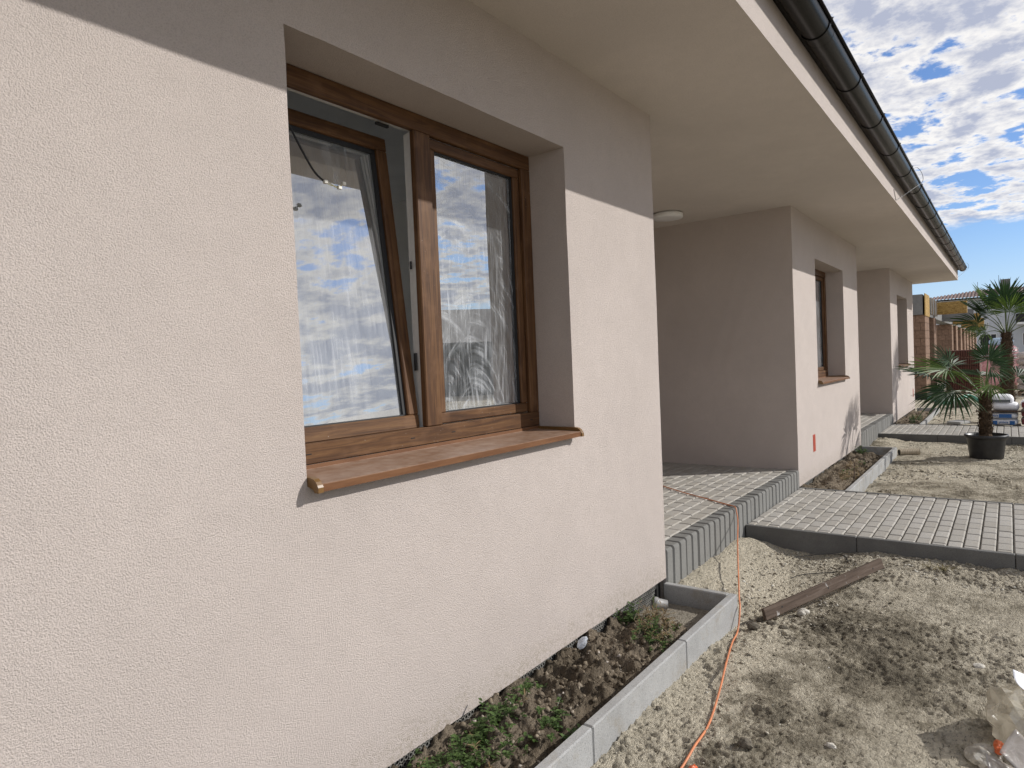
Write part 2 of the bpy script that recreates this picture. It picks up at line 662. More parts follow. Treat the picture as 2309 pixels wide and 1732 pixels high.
# ------------------------------------------------------------------ ground
def mat_ground(name, dry, mid, dark, patch=False):
    m = NT(name)
    v = m.coord()
    big = m.noise(v, 0.85, 6, 0.66, 0.6)
    med = m.noise(v, 6.5, 6, 0.7, 0.4)
    fin = m.noise(v, 95, 4, 0.75, 0.4)
    cr = m.noise(m.coord((1.0, 1.6, 1.0)), 34, 5, 0.72, 0.8)
    t = m.math('ADD', m.math('MULTIPLY', big, 0.55), m.math('MULTIPLY', med, 0.45))
    if patch:
        sp = m.n('ShaderNodeSeparateXYZ')
        m.l(v, sp.inputs[0])
        yy = m.math('ADD', sp.outputs[1], m.math('MULTIPLY', m.math('SUBTRACT', med, 0.5), 0.55))
        near = m.maprange(sp.outputs[0], 5.9, 5.6)
        sandb = m.math('MULTIPLY', m.maprange(yy, -0.86, -0.66), near)
        damp = m.math('MULTIPLY', m.math('MULTIPLY', m.maprange(yy, -1.55, -1.25), m.maprange(yy, -0.72, -0.92)), m.maprange(sp.outputs[0], 4.7, 4.2))
        t = m.math('SUBTRACT', m.math('ADD', t, m.math('MULTIPLY', sandb, 0.10)), m.math('MULTIPLY', damp, 0.075))
    c = m.ramp(t, [(0.335, dark), (0.44, mid), (0.51, dry), (0.62, tuple(min(1, k * 1.18) for k in dry))])
    c = m.mix(m.maprange(cr, 0.51, 0.66, 0, 0.78), c, dark)  # crevice shade put into the colour: darker where the bump sinks
    c = m.mix(m.maprange(fin, 0.53, 0.68, 0, 0.5), c, dark)
    c = m.mix(m.maprange(cr, 0.42, 0.30, 0, 0.5), c, tuple(min(1, k * 1.3) for k in dry))  # crests between the crevices lightened in the colour
    h = m.math('ADD', m.math('MULTIPLY', fin, 0.55), m.math('MULTIPLY', cr, -1.2))
    nb = m.bump(h, 0.045, 1.0)
    m.bsdf(c, 0.96, normal=nb, spec=0.12)
    return m.mat


DIRT = mat_ground('dry_clay_ground', (0.68, 0.612, 0.48), (0.40, 0.352, 0.265), (0.105, 0.09, 0.066), True)
SOIL = mat_ground('planter_soil', (0.30, 0.245, 0.18), (0.19, 0.152, 0.108), (0.065, 0.052, 0.038))
SANDY = mat_ground('pale_sand', (0.42, 0.38, 0.31), (0.34, 0.30, 0.24), (0.20, 0.17, 0.13))


def spaced(segs):
    out = [segs[0][0]]
    for a, b, s in segs:
        n = max(1, int(round((b - a) / s)))
        out += list(a + (b - a) * (k + 1) / n for k in range(n))
    return np.array(out)


gx = np.concatenate([-np.geomspace(400, 6, 22), spaced([(-6, 1.6, 0.15), (1.6, 5.78, 0.0085), (5.78, 7.6, 0.13), (7.6, 13.1, 0.026), (13.1, 14.9, 0.15), (14.9, 20, 0.06), (20, 30, 0.25)])[1:], np.geomspace(30.6, 900, 28)])
gy = np.concatenate([-np.geomspace(500, 7.2, 30), spaced([(-7, -2.9, 0.1), (-2.9, 0.06, 0.0085)]), spaced([(0.06, 6, 0.6)])[1:], np.geomspace(7, 400, 20)])
X, Y = np.meshgrid(gx, gy, indexing='ij')
Zg = ground_h(X, Y)
low = (Y > -0.455) & (((X < 4.06)) | ((X > 7.62) & (X < 11.47)) | ((X > 14.85) & (X < 19.25)))
low |= (Y > 0.03) & (X < 19.3)
low |= (X > 5.757) & (X < 7.6) & (Y < 0.03) & (Y > -6.02)
low |= (X > 13.11) & (X < 14.85) & (Y < 0.03) & (Y > -6.02)
low |= (X < -8) & (Y > -0.455) & False
Zg = np.where(low, -0.40, Zg)
far = np.hypot(X, Y) > 45
Zg = np.where(far, -0.16, Zg)


def grid_mesh(name, X, Y, Z, mat):
    nx, ny = X.shape
    me_ = bpy.data.meshes.new(name)
    co = np.stack([X, Y, Z], -1).reshape(-1, 3)
    idx = np.arange(nx * ny).reshape(nx, ny)
    q = np.stack([idx[:-1, :-1], idx[1:, :-1], idx[1:, 1:], idx[:-1, 1:]], -1).reshape(-1, 4)
    me_.vertices.add(len(co))
    me_.vertices.foreach_set('co', co.ravel())
    me_.loops.add(q.size)
    me_.loops.foreach_set('vertex_index', q.ravel().astype(np.int32))
    me_.polygons.add(len(q))
    me_.polygons.foreach_set('loop_start', np.arange(0, q.size, 4, dtype=np.int32))
    me_.polygons.foreach_set('use_smooth', np.ones(len(q), bool))
    me_.materials.append(mat)
    me_.update(calc_edges=True)
    me_.validate()
    return me_


ground = link('ground', grid_mesh('ground', X, Y, Zg, DIRT))
tag(ground, 'dry pale clay ground of the building plot', 'ground', kind='structure')


# rough pebble lumps joined in one mesh
def lumps(name, pts, sizes, mat, seed=0, flat=0.5):
    rg = np.random.default_rng(seed)
    bm = bmesh.new()
    bmesh.ops.create_icosphere(bm, subdivisions=1, radius=1.0)
    bv = np.array([v.co[:] for v in bm.verts])
    bf = np.array([[v.index for v in f.verts] for f in bm.faces])
    bm.free()
    n = len(pts)
    k = len(bv)
    V = np.empty((n, k, 3))
    jit = 1 + rg.uniform(-0.42, 0.42, (n, k, 1))
    ang = rg.uniform(0, 2 * math.pi, n)
    st = np.stack([rg.uniform(0.75, 1.4, n), rg.uniform(0.65, 1.1, n), rg.uniform(flat * 0.6, flat * 1.3, n)], -1)
    B = bv[None] * jit * st[:, None, :]
    tilt = rg.uniform(-0.5, 0.5, n)
    cz, sz = np.cos(tilt), np.sin(tilt)
    y2 = B[..., 1] * cz[:, None] - B[..., 2] * sz[:, None]
    z2 = B[..., 1] * sz[:, None] + B[..., 2] * cz[:, None]
    c, s = np.cos(ang), np.sin(ang)
    V[..., 0] = B[..., 0] * c[:, None] - y2 * s[:, None]
    V[..., 1] = B[..., 0] * s[:, None] + y2 * c[:, None]
    V[..., 2] = z2
    V = V * np.asarray(sizes)[:, None, None] + np.asarray(pts)[:, None, :]
    Fs = (bf[None] + (np.arange(n) * k)[:, None, None]).reshape(-1, 3)
    me_ = bpy.data.meshes.new(name)
    me_.vertices.add(n * k)
    me_.vertices.foreach_set('co', V.ravel())
    me_.loops.add(Fs.size)
    me_.loops.foreach_set('vertex_index', Fs.ravel().astype(np.int32))
    me_.polygons.add(len(Fs))
    me_.polygons.foreach_set('loop_start', np.arange(0, Fs.size, 3, dtype=np.int32))
    me_.materials.append(mat)
    me_.update(calc_edges=True)
    return me_


def mat_pebble(name, stops):
    m = NT(name)
    v = m.coord()
    cell = m.voro(v, 24, 'F1').outputs['Color']
    sp = m.n('ShaderNodeSeparateColor')
    m.l(cell, sp.inputs[0])
    c = m.ramp(sp.outputs[0], stops)
    fin = m.noise(v, 130, 3, 0.6)
    c = m.mix(m.maprange(fin, 0.4, 0.7, 0, 0.4), c, (0.16, 0.14, 0.11))
    m.bsdf(c, 0.93, normal=m.bump(fin, 0.003, 0.6), spec=0.2)
    return m.mat


PEB = mat_pebble('gravel_stones', [(0.0, (0.17, 0.145, 0.11)), (0.4, (0.36, 0.32, 0.25)), (0.75, (0.48, 0.44, 0.36)), (1.0, (0.58, 0.56, 0.50))])
CLOD = mat_pebble('soil_clods', [(0.0, (0.075, 0.06, 0.042)), (0.5, (0.17, 0.135, 0.095)), (0.85, (0.26, 0.215, 0.155)), (1.0, (0.50, 0.45, 0.40))])


def scatter_ground(n, x0, x1, y0, y1, smin, smax, dens=None, seed=1, powr=3.0):
    rg = np.random.default_rng(seed)
    x = rg.uniform(x0, x1, n)
    y = rg.uniform(y0, y1, n)
    if dens is not None:
        keep = rg.uniform(0, 1, n) < dens(x, y)
        x, y = x[keep], y[keep]
    s = smin + (smax - smin) * rg.uniform(0, 1, len(x)) ** powr
    z = ground_h(x, y) + s * 0.12
    return np.stack([x, y, z], -1), s


def patchy(x, y):
    return np.clip(0.25 + 2.2 * fbm(x, y, 1.3, 3, 0.6, 77), 0.04, 1)


P1, S1 = scatter_ground(8000, 1.7, 5.74, -3.3, -0.50, 0.0015, 0.010, patchy, 5, 6.0)
P2, S2 = scatter_ground(1300, 4.1, 5.6, -0.95, -0.25, 0.003, 0.014, None, 6, 3.0)
P3, S3 = scatter_ground(9000, 7.7, 13.05, -4.5, -0.50, 0.004, 0.022, patchy, 7, 4.0)
P4, S4 = scatter_ground(2600, 14.95, 22, -4.5, -0.50, 0.008, 0.04, patchy, 8, 4.0)
P5, S5 = scatter_ground(700, 5.3, 5.72, -2.6, -0.3, 0.004, 0.016, None, 9, 2.5)
gr = link('gravel', lumps('gravel', np.concatenate([P1, P2, P3, P4, P5]), np.concatenate([S1, S2, S3, S4, S5]), PEB, 3))
tag(gr, 'loose pale gravel and clay crumbs strewn over the ground', 'gravel', kind='stuff')

P6, S6 = scatter_ground(1300, 1.7, 5.7, -3.2, -0.5, 0.003, 0.018, patchy, 15, 3.5)
P7, S7 = scatter_ground(900, 7.7, 13.0, -4.0, -0.5, 0.006, 0.03, patchy, 16, 3.5)
cr_ = link('clay_crumbs', lumps('clay_crumbs', np.concatenate([P6, P7]), np.concatenate([S6, S7]), DIRT, 8, 0.42))
tag(cr_, 'flat crumbs of dried clay scattered over the ground', 'clay', kind='stuff')

# ------------------------------------------------------------------ pavers, kerbs
def paver_mesh(name, lx, ly, h, mat, bev=0.006, down=None):
    """stone with chamfered top edges; origin at centre of top face"""
    a, b = lx / 2, ly / 2
    mb = MB()
    rings = [(a, b, -h), (a, b, -bev), (a - bev, b - bev, 0)]
    vs = []
    for (p, q_, z) in rings:
        vs += [(-p, -q_, z), (p, -q_, z), (p, q_, z), (-p, q_, z)]
    fs = [(8, 9, 10, 11)]
    for r_ in (0, 1):
        for j in range(4):
            k = (j + 1) % 4
            fs.append((r_ * 4 + j, r_ * 4 + k, r_ * 4 + 4 + k, r_ * 4 + 4 + j))
    mb.add(vs, fs)
    return mb.mesh(name, mat)


_pm = {}


def place_paver(parent, x0, x1, y0, y1, z, gap=0.0035, tilt=0.009, zj=0.002):
    lx, ly = round(x1 - x0 - 2 * gap * 0.9, 3), round(y1 - y0 - 2 * gap, 3)
    if lx < 0.02 or ly < 0.02:
        return
    key = (lx, ly)
    if key not in _pm:
        _pm[key] = paver_mesh('paver', lx, ly, 0.06, PAVER, 0.008)
    link('paver', _pm[key], parent, ((x0 + x1) / 2, (y0 + y1) / 2, z + random.uniform(-zj, zj)),
         (random.uniform(-tilt, tilt), random.uniform(-tilt, tilt), random.uniform(-0.006, 0.006)))


def kerb_run(parent, axis, a, joints, c0, c1, ztop, zbot, bev, mat, name='kerb_stone'):
    """row of kerb stones along axis; joints = list of breakpoints"""
    for s, e_ in zip(joints[:-1], joints[1:]):
        mb = MB()
        g = 0.002
        dz = random.uniform(-0.0015, 0.0015)
        if axis == 'x':
            mb.bevbox(s + g, e_ - g, c0, c1, zbot, ztop + dz, bev)
        else:
            mb.bevbox(c0, c1, s + g, e_ - g, zbot, ztop + dz, bev)
        mb.build(name, mat, parent)


def paved_path(x0, x1, label, yfar=-6.0):
    root = empty('paved_path')
    tag(root, label, 'path', kind='structure')
    mb = MB()
    mb.box(x0 + 0.03, x1 - 0.03, yfar + 0.01, -0.012, -0.3, -0.042)
    mb.build('bedding', SAND, root)
    ys = [-0.012 - 0.87] + [-0.882 - k for k in range(1, 6)]
    joints = sorted([-0.012] + ys + [yfar]) if ys[-1] > yfar else sorted([-0.012] + [y for y in ys if y > yfar] + [yfar])
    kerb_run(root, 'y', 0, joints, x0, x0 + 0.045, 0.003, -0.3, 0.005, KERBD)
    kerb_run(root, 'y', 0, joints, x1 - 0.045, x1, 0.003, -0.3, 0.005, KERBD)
    xa, xb = x0 + 0.047, x1 - 0.047
    # narrow strip along the porch
    x = xa
    rest = MB()

    def put(a, b, c, d, single):
        if single:
            place_paver(root, a, b, c, d, 0.0)
        else:
            rest.bevbox(a + 0.0035, b - 0.0035, c + 0.0035, d - 0.0035, -0.06, random.uniform(-0.002, 0.001), 0.005)
    k = 0
    while x < xb - 0.02:
        e_ = min(xb, (xa + 0.105 if k == 0 else x + 0.2))
        put(x, e_, -0.079, -0.012, True)
        x = e_
        k += 1
    c = 0
    y = -0.079
    while y > yfar + 0.02:
        y2 = max(yfar, y - 0.0997)
        x = xa
        first = 0.06 if c % 2 else 0.165
        while x < xb - 0.02:
            e_ = min(xb, xa + first if x == xa else x + 0.1975)
            if xb - e_ < 0.025:
                e_ = xb
            put(x, e_, y2, y, y > -2.75)
            x = e_
        y = y2
        c += 1
    o = rest.build('paver', PAVER, root)
    tag(o, kind='stuff')
    return root


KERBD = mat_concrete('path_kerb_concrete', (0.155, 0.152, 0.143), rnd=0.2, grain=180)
path1 = paved_path(5.731, 7.622, 'grey block-paved path nearest the camera, leading up to the first porch')
path2 = paved_path(13.082, 14.874, 'grey block-paved path farther off, behind the potted palm')


def porch(x0, x1, depth, label):
    root = empty('porch_floor')
    tag(root, label, 'porch', kind='structure')
    z = 0.189
    mb = MB()
    mb.box(x0 + 0.002, x1 - 0.002, 0.11, depth, -0.3, z - 0.045)
    mb.box(x0 + 0.002, x1 - 0.002, 0.075, 0.1101, -0.3, z - 0.03)
    mb.build('bedding', SAND, root)
    n = int(round((x1 - x0 - 0.006) / 0.115))
    p = (x1 - x0 - 0.006) / n
    # upright edge stones with rounded top front edge
    sm = MB()
    w = p / 2 - 0.0045
    prof = [(-0.007 + 0.0, -0.32), (-0.007, -0.02), (-0.004, -0.008), (0.005, -0.001), (0.012, 0.0), (0.098, 0.0), (0.104, -0.006), (0.104, -0.32)]
    b = 0.011
    secs = [(-w, b), (-w + b, 0), (w - b, 0), (w, b)]
    vs = []
    for (sx, ins) in secs:
        for (py_, pz_) in prof:
            yy = py_ + (ins if py_ < 0.05 else -ins * 0.5)
            zz = pz_ - (ins if pz_ > -0.3 else 0)
            vs.append((sx, yy, zz))
    L = len(prof)
    fs = []
    for s in range(3):
        for j in range(L - 1):
            fs.append((s * L + j, (s + 1) * L + j, (s + 1) * L + j + 1, s * L + j + 1))
    fs.append(tuple(range(L)))
    fs.append(tuple(3 * L + j for j in range(L))[::-1])
    sm.add(vs, fs)
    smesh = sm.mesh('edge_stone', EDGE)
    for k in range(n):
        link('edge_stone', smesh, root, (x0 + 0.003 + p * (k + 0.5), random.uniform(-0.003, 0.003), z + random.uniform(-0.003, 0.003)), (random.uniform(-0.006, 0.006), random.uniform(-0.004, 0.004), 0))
    y = 0.107
    r_ = 0
    while y < depth - 0.01:
        y2 = min(depth, y + 0.113)
        x = x0
        f0 = 0.135 if r_ % 2 == 0 else 0.237 - 0.2
        while x < x1 - 0.02:
            e_ = min(x1, x0 + f0 if x == x0 else x + 0.1975)
            if x1 - e_ < 0.025:
                e_ = x1
            place_paver(root, x, e_, y, y2, z, 0.003)
            x = e_
        y = y2
        r_ += 1
    return root


porch1 = porch(4.102, 7.626, 1.8, 'raised grey paved porch between the first and second wall blocks')
porch2 = porch(11.464, 15.034, 1.8, 'raised grey paved porch farther off, behind the first porch')


# ------------------------------------------------------------------ planting beds
def bed(x0, x1, joints, label, end=True, seed=0, sandy=None):
    root = empty('planting_bed', (0, 0, 0))
    tag(root, label, 'planter')
    y0, y1 = -0.484, -0.434
    kerb_run(root, 'x', 0, joints, y0, y1, -0.02, -0.34, 0.006, KERB)
    if end:
        kerb_run(root, 'y', 0, [y1 - 0.0, -0.002], x1 - 0.05, x1, -0.021, -0.34, 0.006, KERB)
    xs = np.arange(max(x0, 0.2 if x0 < 0 else x0), x1 - 0.04, 0.0125 if x0 < 5 else 0.03)
    ys = np.arange(-0.44, 0.07, 0.0125 if x0 < 5 else 0.03)
    XX, YY = np.meshgrid(xs, ys, indexing='ij')
    return root, XX, YY


def soil_h(x, y, xend):
    z = -0.125 + 0.055 * np.exp(-((y + 0.17) / 0.13) ** 2)
    z = z + 0.05 * fbm(x, y, 3.5, 3, 0.55, 5) + 0.035 * fbm(x, y, 11, 3, 0.6, 9)
    cl = fbm(x, y, 24, 2, 0.6, 14)
    z = z + 0.03 * sstep(0.02, 0.4, cl) + 0.03 * np.abs(fbm(x, y, 9, 3, 0.6, 33)) + 0.012 * fbm(x, y, 45, 2, 0.6, 71)
    z = z - 0.035 * np.exp(-((y + 0.42) / 0.05) ** 2) + 0.05 * np.exp(-((y - 0.02) / 0.07) ** 2)
    big = fbm(x, y, 14, 2, 0.5, 83)
    z = z + 0.028 * sstep(0.05, 0.2, big)
    flat = sstep(xend - 0.62, xend - 0.45, x + 0.25 * y)
    return z * (1 - flat) + (-0.165 + 0.008 * fbm(x, y, 9, 3, 0.5, 3)) * flat


for (bx0, bx1, jn, lab, sd) in [
    (-2.7, 4.088, [-2.7, -1.74, -0.74, 0.26, 1.27, 2.28, 3.26, 4.088], 'concrete-edged planting bed along the nearest wall, with weeds and clods', 1),
    (7.624, 11.49, [7.624, 8.73, 9.71, 10.70, 11.49], 'concrete-edged planting bed under the second window, beyond the near path', 2),
    (14.876, 19.28, [14.876, 15.87, 16.87, 17.87, 18.87, 19.28], 'concrete-edged planting bed at the far wall block beyond the far path', 3)]:
    root, XX, YY = bed(bx0, bx1, jn, lab, True, sd)
    ZZ = soil_h(XX, YY, bx1)
    so = link('soil', grid_mesh('soil', XX, YY, ZZ, SOIL), root)
    rg = np.random.default_rng(sd)
    n = 2600 if sd == 1 else 700
    xa = max(bx0, 1.0)
    x = rg.uniform(xa, bx1 - 0.55, n)
    y = rg.uniform(-0.42, -0.01, n)
    s = (0.002 + 0.014 * rg.uniform(0, 1, n) ** 5) * (1 if sd == 1 else 1.4)
    z = soil_h(x, y, bx1) + s * 0.25
    cl = link('clods', lumps('clods', np.stack([x, y, z], -1), s, CLOD, sd, 0.8), root)
    tag(cl, kind='stuff')
    if sd == 1:
        xs_ = np.arange(3.3, 4.035, 0.02)
        ys_ = np.arange(-0.433, 0.06, 0.02)
        A, B = np.meshgrid(xs_, ys_, indexing='ij')
        H = -0.158 + 0.022 * sstep(3.62, 3.85, A + 0.3 * B) - 0.04 * sstep(3.75, 3.5, A + 0.2 * B) + 0.006 * fbm(A, B, 12, 3, 0.5, 2)
        link('sand', grid_mesh('sand', A, B, H, SANDY), root)


# ------------------------------------------------------------------ the house
house = empty('house', (0, 0, 0))
tag(house, 'long beige plastered bungalow with deep eaves and recessed porches', 'house')
HS = 3.087          # soffit height
WZ0, WZ1 = 1.131, 2.622
RV = 0.226


def gridquad(mb, a, b, c, d, step=0.07):
    """quad cut into small cells, so that the plaster can undulate"""
    a, b, c, d = [Vector(k) for k in (a, b, c, d)]
    nu = max(1, int(round((b - a).length / step)))
    nv = max(1, int(round((d - a).length / step)))
    i0 = len(mb.v)
    for j in range(nv + 1):
        for i in range(nu + 1):
            u, w = i / nu, j / nv
            mb.v.append(tuple((a * (1 - u) + b * u) * (1 - w) + (d * (1 - u) + c * u) * w))
    for j in range(nv):
        for i in range(nu):
            k = i0 + j * (nu + 1) + i
            mb.f.append((k, k + 1, k + nu + 2, k + nu + 1))
            mb.m.append(0)


def wobble(mb, amp=0.0022):
    P = np.array(mb.v)
    x, y, z = P[:, 0], P[:, 1], P[:, 2]
    P[:, 0] += amp * fbm(z + 3 * y, y + 0.3 * z, 6.0, 3, 0.6, 301)
    P[:, 1] += amp * fbm(x + 0.2 * z, z, 4.0, 3, 0.6, 302)
    P[:, 2] += amp * fbm(x + 2 * y, y + 0.4 * x, 6.0, 3, 0.6, 303)
    mb.v = [tuple(k) for k in P]


def wall_block(x0, x1, w0, w1, depth=1.8):
    mb = MB()
    zb, zt = 0.0, HS + 0.05
    ws = WZ0 - 0.03
    q = lambda *k: gridquad(mb, *k)
    for (xa, xb) in ((x0, w0), (w1, x1)):
        for (za, zc_) in ((zb, ws), (ws, WZ1), (WZ1, zt)):
            q((xa, 0, za), (xb, 0, za), (xb, 0, zc_), (xa, 0, zc_))
    q((w0, 0, zb), (w1, 0, zb), (w1, 0, ws), (w0, 0, ws))
    q((w0, 0, WZ1), (w1, 0, WZ1), (w1, 0, zt), (w0, 0, zt))
    d = 0.42
    q((w0, 0, ws), (w0, d, ws), (w0, d, WZ1), (w0, 0, WZ1))
    q((w1, d, ws), (w1, 0, ws), (w1, 0, WZ1), (w1, d, WZ1))
    q((w0, 0, WZ1), (w0, d, WZ1), (w1, d, WZ1), (w1, 0, WZ1))
    q((w0, d, ws), (w0, 0, ws), (w1, 0, ws), (w1, d, ws))
    # underside of the insulation
    q((x0, 0.10, zb), (x1, 0.10, zb), (x1, 0, zb), (x0, 0, zb))
    for (za, zc_) in ((zb, ws), (ws, WZ1), (WZ1, zt)):
        q((x0, 2.1, za), (x0, 0.0, za), (x0, 0, zc_), (x0, 2.1, zc_))
        q((x1, 0.0, za), (x1, 2.1, za), (x1, 2.1, zc_), (x1, 0, zc_))
    wobble(mb)
    for xx in (x0, x1):
        mb.quad((xx, 2.1, -0.35), (xx, 5.2, -0.35), (xx, 5.2, zt), (xx, 2.1, zt))
        mb.quad((xx, 0.0, -0.35), (xx, 2.1, -0.35), (xx, 2.1, 0), (xx, 0, 0))
    o = mb.build('wall', PL, house)
    bm = bmesh.new()
    bm.from_mesh(o.data)
    bmesh.ops.remove_doubles(bm, verts=bm.verts, dist=1e-4)
    bm.to_mesh(o.data)
    bm.free()
    return o


wall_block(-2.6, 4.1, 1.317, 3.011)
wall_block(7.628, 11.462, 8.68, 10.374)
wall_block(15.036, 18.917, 16.05, 17.744)
# porch back walls with entrance doors (in deep shade)
DOOR = mat_flat('entrance_door', (0.10, 0.055, 0.03), 0.45, var=0.15)
for (a, b) in ((4.1, 7.628), (11.462, 15.036)):
    mb = MB()
    mb.box(a, b, 1.803, 2.0, -0.35, HS + 0.05)
    mb.build('wall', PL, house)
    mb = MB()
    c = (a + b) / 2
    mb.bevbox(c - 0.52, c + 0.52, 1.77, 1.802, 0.195, 2.35, 0.01)
    d = mb.build('door', DOOR, house)
    mb = MB()
    mb.tube([(c + 0.40, 1.77, 1.2), (c + 0.40, 1.73, 1.2), (c + 0.30, 1.73, 1.2)], 0.010, 8)
    mb.build('handle', STEEL, d)

# dimpled membrane, grey face and black pits, on the foundation, below the plaster
MEMBR = mat_flat('grey_membrane', (0.17, 0.165, 0.15), 0.8, var=0.35, scale=25)
PIT = mat_flat('pit_and_bitumen_black', (0.012, 0.012, 0.012), 0.7, var=0.2)


def membrane(x0, x1, cell):
    mb = MB()
    rows = 9
    nx = int((x1 - x0) / cell)
    for i in range(nx):
        for j in range(rows):
            cx = x0 + (i + 0.5 + (0.5 if j % 2 else 0)) * cell
            cz = -0.005 - (j + 0.5) * cell
            h = cell / 2
            wob = 0.004 * math.sin(cx * 9) + 0.003 * math.sin(cx * 23 + j)
            y = 0.035 + wob
            sq = []
            for k in range(8):
                a = math.pi / 8 + k * math.pi / 4
                dx, dz = math.cos(a), math.sin(a)
                s = h / max(abs(dx), abs(dz))
                sq.append((cx + dx * s, y, cz + dz * s))
            ring = [(cx + math.cos(math.pi / 8 + k * math.pi / 4) * h * 0.66, y, cz + math.sin(math.pi / 8 + k * math.pi / 4) * h * 0.66) for k in range(8)]
            inn = [(cx + math.cos(math.pi / 8 + k * math.pi / 4) * h * 0.42, y + 0.012, cz + math.sin(math.pi / 8 + k * math.pi / 4) * h * 0.42) for k in range(8)]
            b0 = len(mb.v)
            mb.v += sq + ring + inn
            for k in range(8):
                n = (k + 1) % 8
                mb.f.append((b0 + k, b0 + n, b0 + 8 + n, b0 + 8 + k))
                mb.m.append(0)
                mb.f.append((b0 + 8 + k, b0 + 8 + n, b0 + 16 + n, b0 + 16 + k))
                mb.m.append(1)
            mb.f.append(tuple(b0 + 16 + k for k in range(8)))
            mb.m.append(1)
    mb.box(x0 - 0.05, x1 + 0.05, 0.06, 0.1, -0.4, 0.0, 1)
    o = mb.build('dimpled_membrane', [MEMBR, PIT], house)
    tag(o, kind='stuff')


membrane(0.3, 3.98, 0.022)
membrane(7.7, 11.40, 0.03)
for (a, b, y) in ((-2.6, 0.3, 0.03), (3.95, 4.098, 0.045), (15.04, 18.9, 0.03)):
    mb = MB()
    mb.box(a, b, y, 0.1, -0.4, 0.0)
    mb.build('foundation', PIT, house)

# eaves: soffit and fascia with slightly uneven lower edge
mb = MB()
xs = np.arange(-2.9, 19.46, 0.06)
prev = None
wob = 0.004 * np.array([fbm(np.array([t]), np.array([0.3]), 1.6, 3, 0.6, 4)[0] for t in xs])
for k, t in enumerate(xs):
    e0 = (t, -0.909, HS + wob[k])
    e1 = (t, -0.909 + wob[(k * 7) % len(xs)] * 0.4, 3.34)
    if prev is not None:
        mb.quad(prev[0], e0, e1, prev[1])
    prev = (e0, e1)
mb.build('fascia', PL, house)
mb = MB()
prev = None
for k, t in enumerate(xs):
    e0 = (t, -0.9088, HS + wob[k])
    e1 = (t, -0.85, HS)
    if prev is not None:
        mb.quad(e0, prev[0], prev[1], e1)
    prev = (e0, e1)
xe = float(xs[-1])
mb.quad((xe, -0.85, HS), (-2.9, -0.85, HS), (-2.9, 5.9, HS), (xe, 5.9, HS))
mb.quad((xe, -0.909, HS), (xe, 5.9, HS), (xe, 5.9, 3.34), (xe, -0.909, 3.34))
mb.build('soffit', PLS, house)

ROOF = mat_flat('roof_tiles', (0.07, 0.055, 0.05), 0.6, var=0.3, scale=6)
mb = MB()
mb.box(-2.95, 19.5, -0.955, -0.9095, 3.335, 3.43)
mb.build('drip_edge', GUT, house)
mb = MB()
# roof planes, drawn as a thick slab
a, b, c, d = (-3.0, -1.03, 3.455), (19.55, -1.03, 3.455), (19.55, 2.4, 4.745), (-3.0, 2.4, 4.745)
a2, b2, c2, d2 = [(p[0], p[1], p[2] - 0.03) for p in (a, b, c, d)]
mb.add([a, b, c, d, a2, b2, c2, d2], [(0, 1, 2, 3), (7, 6, 5, 4), (0, 4, 5, 1), (1, 5, 6, 2), (3, 2, 6, 7), (0, 3, 7, 4)])
mb.quad((-3.0, 2.4, 4.745), (19.55, 2.4, 4.745), (19.55, 6.0, 3.40), (-3.0, 6.0, 3.40))
mb.build('roof', ROOF, house)
mb = MB()
# rear wall and gable ends, with an unseen opening added to brighten the room
for (xa, xb, za, zb_) in ((-2.6, 0.0, -0.3, 3.1), (3.2, 18.917, -0.3, 3.1), (0.0, 3.2, 2.5, 3.1), (0.0, 3.2, -0.3, 0.185)):
    mb.quad((xb, 5.2, za), (xa, 5.2, za), (xa, 5.2, zb_), (xb, 5.2, zb_))
for xx in (-2.6, 18.917):
    mb.add([(xx, -0.9, 3.1), (xx, 5.8, 3.1), (xx, 5.8, 3.44), (xx, 2.4, 4.70), (xx, -0.9, 3.46)], [(0, 1, 2, 3, 4)])
mb.build('rear_wall', PL, house)

# gutter
GY, GZ, GR = -1.002, 3.373, 0.079
mb = MB()
n = 20
for r_, flip in ((GR, False), (GR - 0.003, True)):
    for k in range(n):
        a0 = math.pi + math.pi * k / n
        a1 = math.pi + math.pi * (k + 1) / n
        p0 = (GY + r_ * math.cos(a0), GZ + r_ * math.sin(a0))
        p1 = (GY + r_ * math.cos(a1), GZ + r_ * math.sin(a1))
        q_ = [(-2.95, *p0), (19.5, *p0), (19.5, *p1), (-2.95, *p1)]
        mb.quad(*(q_[::-1] if flip else q_))
gut = mb.build('gutter', GUT, house, smooth=True)
bm = bmesh.new()
bm.from_mesh(gut.data)
bmesh.ops.remove_doubles(bm, verts=bm.verts, dist=1e-5)
bm.to_mesh(gut.data)
bm.free()
gut.data.polygons.foreach_set('use_smooth', [True] * len(gut.data.polygons))
mb = MB()
mb.tube([(-2.95, GY - GR - 0.006, GZ + 0.006), (19.5, GY - GR - 0.006, GZ + 0.006)], 0.0105, 10)
mb.build('bead', GUT, gut, smooth=True)
br = MB()
for (r0, w) in ((GR + 0.0035, 0.0125),):
    for k in range(16):
        a0 = math.pi * 0.93 + math.pi * 1.07 * k / 16
        a1 = math.pi * 0.93 + math.pi * 1.07 * (k + 1) / 16
        P = [(GY + r * math.cos(a), GZ + r * math.sin(a)) for a in (a0, a1) for r in (r0 - 0.003, r0 + 0.002)]
        i0 = len(br.v)
        br.v += [(s * w, *p) for s in (-1, 1) for p in P]
        br.f += [(i0 + 1, i0 + 5, i0 + 7, i0 + 3), (i0, i0 + 1, i0 + 3, i0 + 2), (i0 + 4, i0 + 6, i0 + 7, i0 + 5)]
        br.m += [0, 0, 0]
